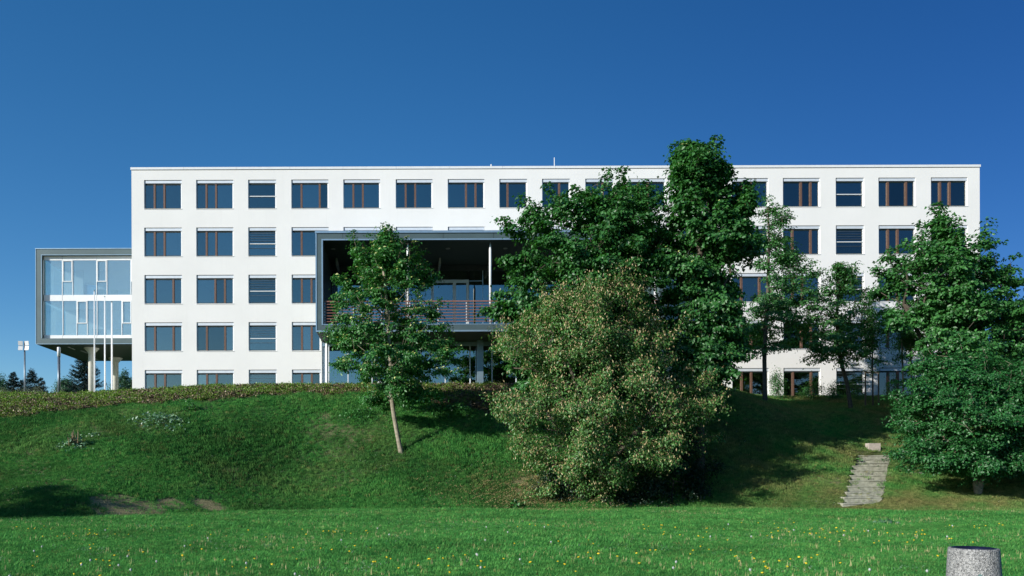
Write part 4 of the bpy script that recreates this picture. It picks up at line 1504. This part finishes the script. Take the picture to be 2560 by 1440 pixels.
def tuft(name, nb, hgt, rad, w, lean, coll, mat):
    V, Fq = [], []
    for _ in range(nb):
        a, r = random.uniform(0, 6.283), rad * math.sqrt(random.random())
        x, y = r * math.cos(a), r * math.sin(a)
        h = hgt * random.uniform(.55, 1.15)
        a2 = random.uniform(0, 6.283)
        dx, dy = math.cos(a2) * lean * h * random.random(), math.sin(a2) * lean * h * random.random()
        px_, py_ = -math.sin(a2) * w / 2, math.cos(a2) * w / 2
        n = len(V)
        V += [(x - px_, y - py_, -.01), (x + px_, y + py_, -.01), (x + dx * .45 + px_ * .8, y + dy * .45 + py_ * .8, h * .6), (x + dx * .45 - px_ * .8, y + dy * .45 - py_ * .8, h * .6), (x + dx, y + dy, h * (1 - .25 * lean))]
        Fq += [(n, n + 1, n + 2, n + 3), (n + 3, n + 2, n + 4)]
    me = bpy.data.meshes.new(name)
    me.from_pydata(V, [], Fq)
    me.materials.append(mat)
    o = bpy.data.objects.new(name, me)
    coll.objects.link(o)


for k in range(6):
    tuft('tuft', 26, .075 + .02 * (k % 3), .13, .009, .9, lib, M['grass'])
tuft('tuft', 12, .16, .10, .010, .9, lib, M['grass'])


def scatter(name, pts, scl, coll, extra=None, label=None, align=None, vig=None):
    """one object: pts carry instances of the collection's members"""
    me = bpy.data.meshes.new(name)
    me.vertices.add(len(pts))
    me.vertices.foreach_set('co', pts.astype(np.float32).ravel())
    me.update()
    me.attributes.new('scl', 'FLOAT', 'POINT').data.foreach_set('value', scl.astype(np.float32))
    me.attributes.new('rot', 'FLOAT_VECTOR', 'POINT').data.foreach_set('vector', align.astype(np.float32).ravel())
    if extra is not None:
        me.attributes.new('dry', 'FLOAT', 'POINT').data.foreach_set('value', extra.astype(np.float32))
    if vig is not None:
        me.attributes.new('vigour', 'FLOAT', 'POINT').data.foreach_set('value', vig.astype(np.float32))
    o = bpy.data.objects.new(name, me)
    link(o)
    tag(o, label, None, None, 'stuff')
    ng = bpy.data.node_groups.new(name, 'GeometryNodeTree')
    ng.interface.new_socket('Geometry', in_out='INPUT', socket_type='NodeSocketGeometry')
    ng.interface.new_socket('Geometry', in_out='OUTPUT', socket_type='NodeSocketGeometry')
    gi, go = ng.nodes.new('NodeGroupInput'), ng.nodes.new('NodeGroupOutput')
    ip = ng.nodes.new('GeometryNodeInstanceOnPoints')
    ci = ng.nodes.new('GeometryNodeCollectionInfo')
    ci.inputs['Collection'].default_value = coll
    ci.inputs['Separate Children'].default_value = True
    ci.inputs['Reset Children'].default_value = True
    ip.inputs['Pick Instance'].default_value = True
    a1 = ng.nodes.new('GeometryNodeInputNamedAttribute')
    a1.data_type = 'FLOAT'
    a1.inputs[0].default_value = 'scl'
    a2 = ng.nodes.new('GeometryNodeInputNamedAttribute')
    a2.data_type = 'FLOAT_VECTOR'
    a2.inputs[0].default_value = 'rot'
    L = ng.links.new
    L(gi.outputs[0], ip.inputs['Points'])
    L(ci.outputs[0], ip.inputs['Instance'])
    L(a1.outputs['Attribute'], ip.inputs['Scale'])
    L(a2.outputs['Attribute'], ip.inputs['Rotation'])
    L(ip.outputs[0], go.inputs[0])
    md = o.modifiers.new('scatter', 'NODES')
    md.node_group = ng
    return o


def rotations(x, y, n, r):
    e = .15
    gx_ = (H(x + e, y) - H(x - e, y)) / (2 * e)
    gy_ = (H(x, y + e) - H(x, y - e)) / (2 * e)
    rot = np.stack([np.arctan(gy_) * .6, -np.arctan(gx_) * .6, r.uniform(0, 6.283, n)], 1)
    return rot


def frustum_points(n, y0, y1, r, power=1.0):
    y = y0 + (y1 - y0) * r.random(n * 2) ** power
    half0, half1 = -X0 / F, (2560 - X0) / F
    x = half0 * y - 5 + r.random(n * 2) * ((half1 - half0) * y + 10)
    keep = r.random(n * 2) < (y / y1)
    return x[keep], y[keep]


r_ = np.random.default_rng(5)
X_, Y_, SC_ = [], [], []
for (n, y0, y1, s) in ((84000, 6.5, 17, .66), (88000, 17, 27, .85), (80000, 27, 38, 1.1), (88000, 38, 58, 1.35)):
    x, y = frustum_points(n, y0, y1, r_)
    X_.append(x)
    Y_.append(y)
    SC_.append(np.full(len(x), s))
x, y, s = np.concatenate(X_), np.concatenate(Y_), np.concatenate(SC_)
bed, dry, soil = masks(x, y)
keep = (bed < r_.random(len(x)) * .8) & (soil < .38 + r_.random(len(x)) * .65)
# no grass through the steps, block or bin
ts = np.clip((y - b0.y) / (b1.y - b0.y), 0, 1)
keep &= ~((np.abs(x - (b0.x + (b1.x - b0.x) * ts)) < .98) & (y > b0.y - .05) & (y < b1.y + .7) & (r_.random(len(x)) < .97))
keep &= ~((x > BX0 - 70) & (y > 57.2))
x, y, s, dry = x[keep], y[keep], s[keep], dry[keep]
patch = wob(x, y, .45, 9) + .6 * wob(x, y, 1.3, 7)
s = s * (1 + .28 * patch) * r_.uniform(.75, 1.25, len(x)) * (1 - .25 * dry)
dd = np.clip(dry * .9 + (r_.random(len(x)) < .05) * .7 + .10 * wob(x, y, 2.2, 3) * (y > 30), 0, 1)
pts = np.stack([x, y, H(x, y)], 1)
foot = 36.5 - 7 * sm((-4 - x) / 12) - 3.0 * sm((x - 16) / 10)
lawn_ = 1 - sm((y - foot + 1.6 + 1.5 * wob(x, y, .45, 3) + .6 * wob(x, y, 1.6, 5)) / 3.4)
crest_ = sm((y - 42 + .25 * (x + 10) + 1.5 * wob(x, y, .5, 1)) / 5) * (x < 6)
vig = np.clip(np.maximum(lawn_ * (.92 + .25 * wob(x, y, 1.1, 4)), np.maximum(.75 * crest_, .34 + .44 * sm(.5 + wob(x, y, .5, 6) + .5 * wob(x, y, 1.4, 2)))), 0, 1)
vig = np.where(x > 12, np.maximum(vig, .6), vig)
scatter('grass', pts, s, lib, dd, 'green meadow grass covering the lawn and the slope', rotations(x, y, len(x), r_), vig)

# ground cover on the planted bank
lib2 = bpy.data.collections.new('cover_plants')


def kites(name, n, rad, hgt, ln, coll, mat, up=.6):
    rg = np.random.default_rng(n + int(rad * 100))
    pos = rg.normal(0, rad, (n, 3)) * np.array([1, 1, 0])
    pos[:, 2] = rg.random(n) * hgt
    nn = unit(rg.normal(0, .6, (n, 3)) + np.array([0, 0, .8]))
    ax = unit(rg.normal(0, .8, (n, 3)) + np.array([0, 0, up]))
    a, b = frame(nn, ax)
    s = rg.uniform(.6, 1.2, n)[:, None] * ln
    co = np.stack([pos, pos + a * s * .45 + b * s * .3, pos + a * s, pos + a * s * .45 - b * s * .3], 1).reshape(-1, 3)
    me = bpy.data.meshes.new(name)
    fill(me, co, np.arange(n * 4).reshape(-1, 4))
    me.attributes.new('tone', 'FLOAT', 'FACE').data.foreach_set('value', rg.random(n).astype(np.float32))
    me.materials.append(mat)
    coll.objects.link(bpy.data.objects.new(name, me))


kites('cover_plant', 46, .16, .20, .10, lib2, M['cover'])
kites('cover_plant', 30, .12, .20, .10, lib2, M['cover'])
kites('cover_plant', 38, .2, .12, .09, lib2, M['cover'])
x, y = frustum_points(46000, 36, 60, r_)
bed, dry, soil = masks(x, y)
gp = wob(x, y, 1.1, 2) + .7 * wob(x, y, 2.9, 4)
keep = (bed > .55) & (y < 57.2) & (r_.random(len(x)) < np.clip(.72 + .5 * gp - .45 * sm((x - 1) / 3), .03, 1))
x, y = x[keep], y[keep]
scatter('ground_cover', np.stack([x, y, H(x, y)], 1), r_.uniform(.5, 1.1, len(x)), lib2, None, 'low yellow green plants growing on the mulched bank', rotations(x, y, len(x), r_))
lib3 = bpy.data.collections.new('chips')
kites('chip', 40, .2, .05, .09, lib3, M['chip'], .1)
kites('chip', 24, .15, .06, .12, lib3, M['chip'], .3)
x, y = frustum_points(34000, 36, 60, r_)
bed, dry, soil = masks(x, y)
keep = (bed > .4) & (y < 57.3)
x, y = x[keep], y[keep]
scatter('bark_mulch', np.stack([x, y, H(x, y)], 1), r_.uniform(.6, 1.3, len(x)), lib3, None, 'brown bark mulch strewn over the bank before the block', rotations(x, y, len(x), r_))
# fallen catkins under the willow
lib4 = bpy.data.collections.new('fallen')
kites('fallen_catkin', 18, .3, .02, .06, lib4, M['catkin'], .1)
q = hit(1330, 1240)
x = r_.normal(q.x + .5, 2.6, 1500)
y = r_.normal(q.y, 1.3, 1500)
scatter('fallen_catkins', np.stack([x, y, H(x, y) + .05], 1), r_.uniform(.6, 1.2, len(x)), lib4, None, 'tan catkins fallen in the grass left of the willow', rotations(x, y, len(x), r_))
# dry stalks standing in the lawn
lib5 = bpy.data.collections.new('stalks')
md_ = simple('straw_stalk', (.52, .44, .22), .8, bs=0)
for k in range(3):
    tuft('stalk', 3, .17, .05, .006, .25, lib5, md_)
x, y = frustum_points(15000, 9.5, 34, r_)
keep = wob(x, y, .9, 3) + .5 * wob(x, y, 2.3, 1) > r_.uniform(-.4, .9, len(x))
x, y = x[keep], y[keep]
scatter('dry_stalks', np.stack([x, y, H(x, y)], 1), r_.uniform(.5, 1.2, len(x)), lib5, None, 'dry straw coloured stalks standing in the lawn', rotations(x, y, len(x), r_))
# daisies: pale specks in the lawn
lib6 = bpy.data.collections.new('daisies')
mw_ = simple('white_petals', (.75, .76, .68), .7, bs=0)
mb = MB()
for k in range(5):
    a, rr = random.uniform(0, 6.28), random.uniform(0, .25)
    n = len(mb.v)
    cx, cy, cz = rr * math.cos(a), rr * math.sin(a), random.uniform(.07, .11)
    for i in range(6):
        mb.v.append((cx + .011 * math.cos(i * 1.047), cy + .011 * math.sin(i * 1.047), cz))
    mb.f.append(tuple(range(n, n + 6)))
me = bpy.data.meshes.new('daisy')
me.from_pydata(mb.v, [], mb.f)
me.materials.append(mw_)
lib6.objects.link(bpy.data.objects.new('daisy', me))
x, y = frustum_points(5200, 9.5, 44, r_)
keep = wob(x, y, .7, 6) + .6 * wob(x, y, 1.9, 2) > .1
x, y = x[keep], y[keep]
scatter('daisies', np.stack([x, y, H(x, y)], 1), r_.uniform(.7, 1.3, len(x)), lib6, None, 'tiny white daisies dotted over the lawn', rotations(x, y, len(x), r_))

# dandelions, one by one
my = simple('yellow_petals', (.80, .58, .02), .7, bs=0)
mst = simple('green_stem', (.10, .20, .05), .7, bs=0)
mpf = simple('white_seed_down', (.42, .44, .42), .9, bs=0)


def dandelion_mesh(name, hgt, rad, mat, ball):
    mb = MB()
    mb.lathe(0, 0, [(.004, 0), (.003, hgt)], 5)
    nf = len(mb.f)
    if ball:
        mb.lathe(0, 0, [(.004, hgt - .012), (rad * .8, hgt), (rad, hgt + rad * .7), (rad * .75, hgt + rad * 1.4), (.004, hgt + rad * 1.8)], 10)
    else:
        mb.lathe(0, 0, [(.006, hgt - .008), (rad * .7, hgt), (rad, hgt + .008), (rad * .5, hgt + .016), (.004, hgt + .013)], 12)
    me = bpy.data.meshes.new(name)
    me.from_pydata(mb.v, [], mb.f)
    me.materials.append(mst)
    me.materials.append(mat)
    for i, p_ in enumerate(me.polygons):
        p_.material_index = 0 if i < nf else 1
    return me


ym = [dandelion_mesh('dandelion', h_, r2, my, False) for h_, r2 in ((.09, .022), (.11, .026), (.13, .024))]
wm = [dandelion_mesh('dandelion_clock', h_, .019, mpf, True) for h_ in (.16, .20)]
cl = [(r_.uniform(-.5, .82), r_.uniform(10.8, 24)) for _ in range(60)]
for i in range(235):
    c0 = cl[int(r_.integers(len(cl)))]
    y = c0[1] + r_.normal(0, .5)
    x = c0[0] * c0[1] + r_.normal(0, .6)
    if y < 10.2:
        y = 10.4 + r_.random()
    o = bpy.data.objects.new('dandelion', ym[i % 3])
    link(o, (x, y, float(H(x, y))))
    o.rotation_euler = (R(r_.normal(12, 10)), R(r_.normal(0, 10)), r_.uniform(0, 6))
    sc1 = r_.uniform(.8, 1.15)
    o.scale = (sc1,) * 3
    tag(o, 'yellow dandelion flower open among the lawn grass', 'flower', 'yellow dandelions in the lawn')
for i in range(44):
    y = r_.uniform(10.6, 22)
    x = r_.uniform(-.52, .82) * y
    o = bpy.data.objects.new('dandelion_clock', wm[i % 2])
    link(o, (x, y, float(H(x, y))))
    o.rotation_euler = (R(r_.normal(0, 8)), R(r_.normal(0, 8)), 0)
    tag(o, 'white dandelion seed head on a bare stem in the lawn', 'flower', 'dandelion seed heads in the lawn')
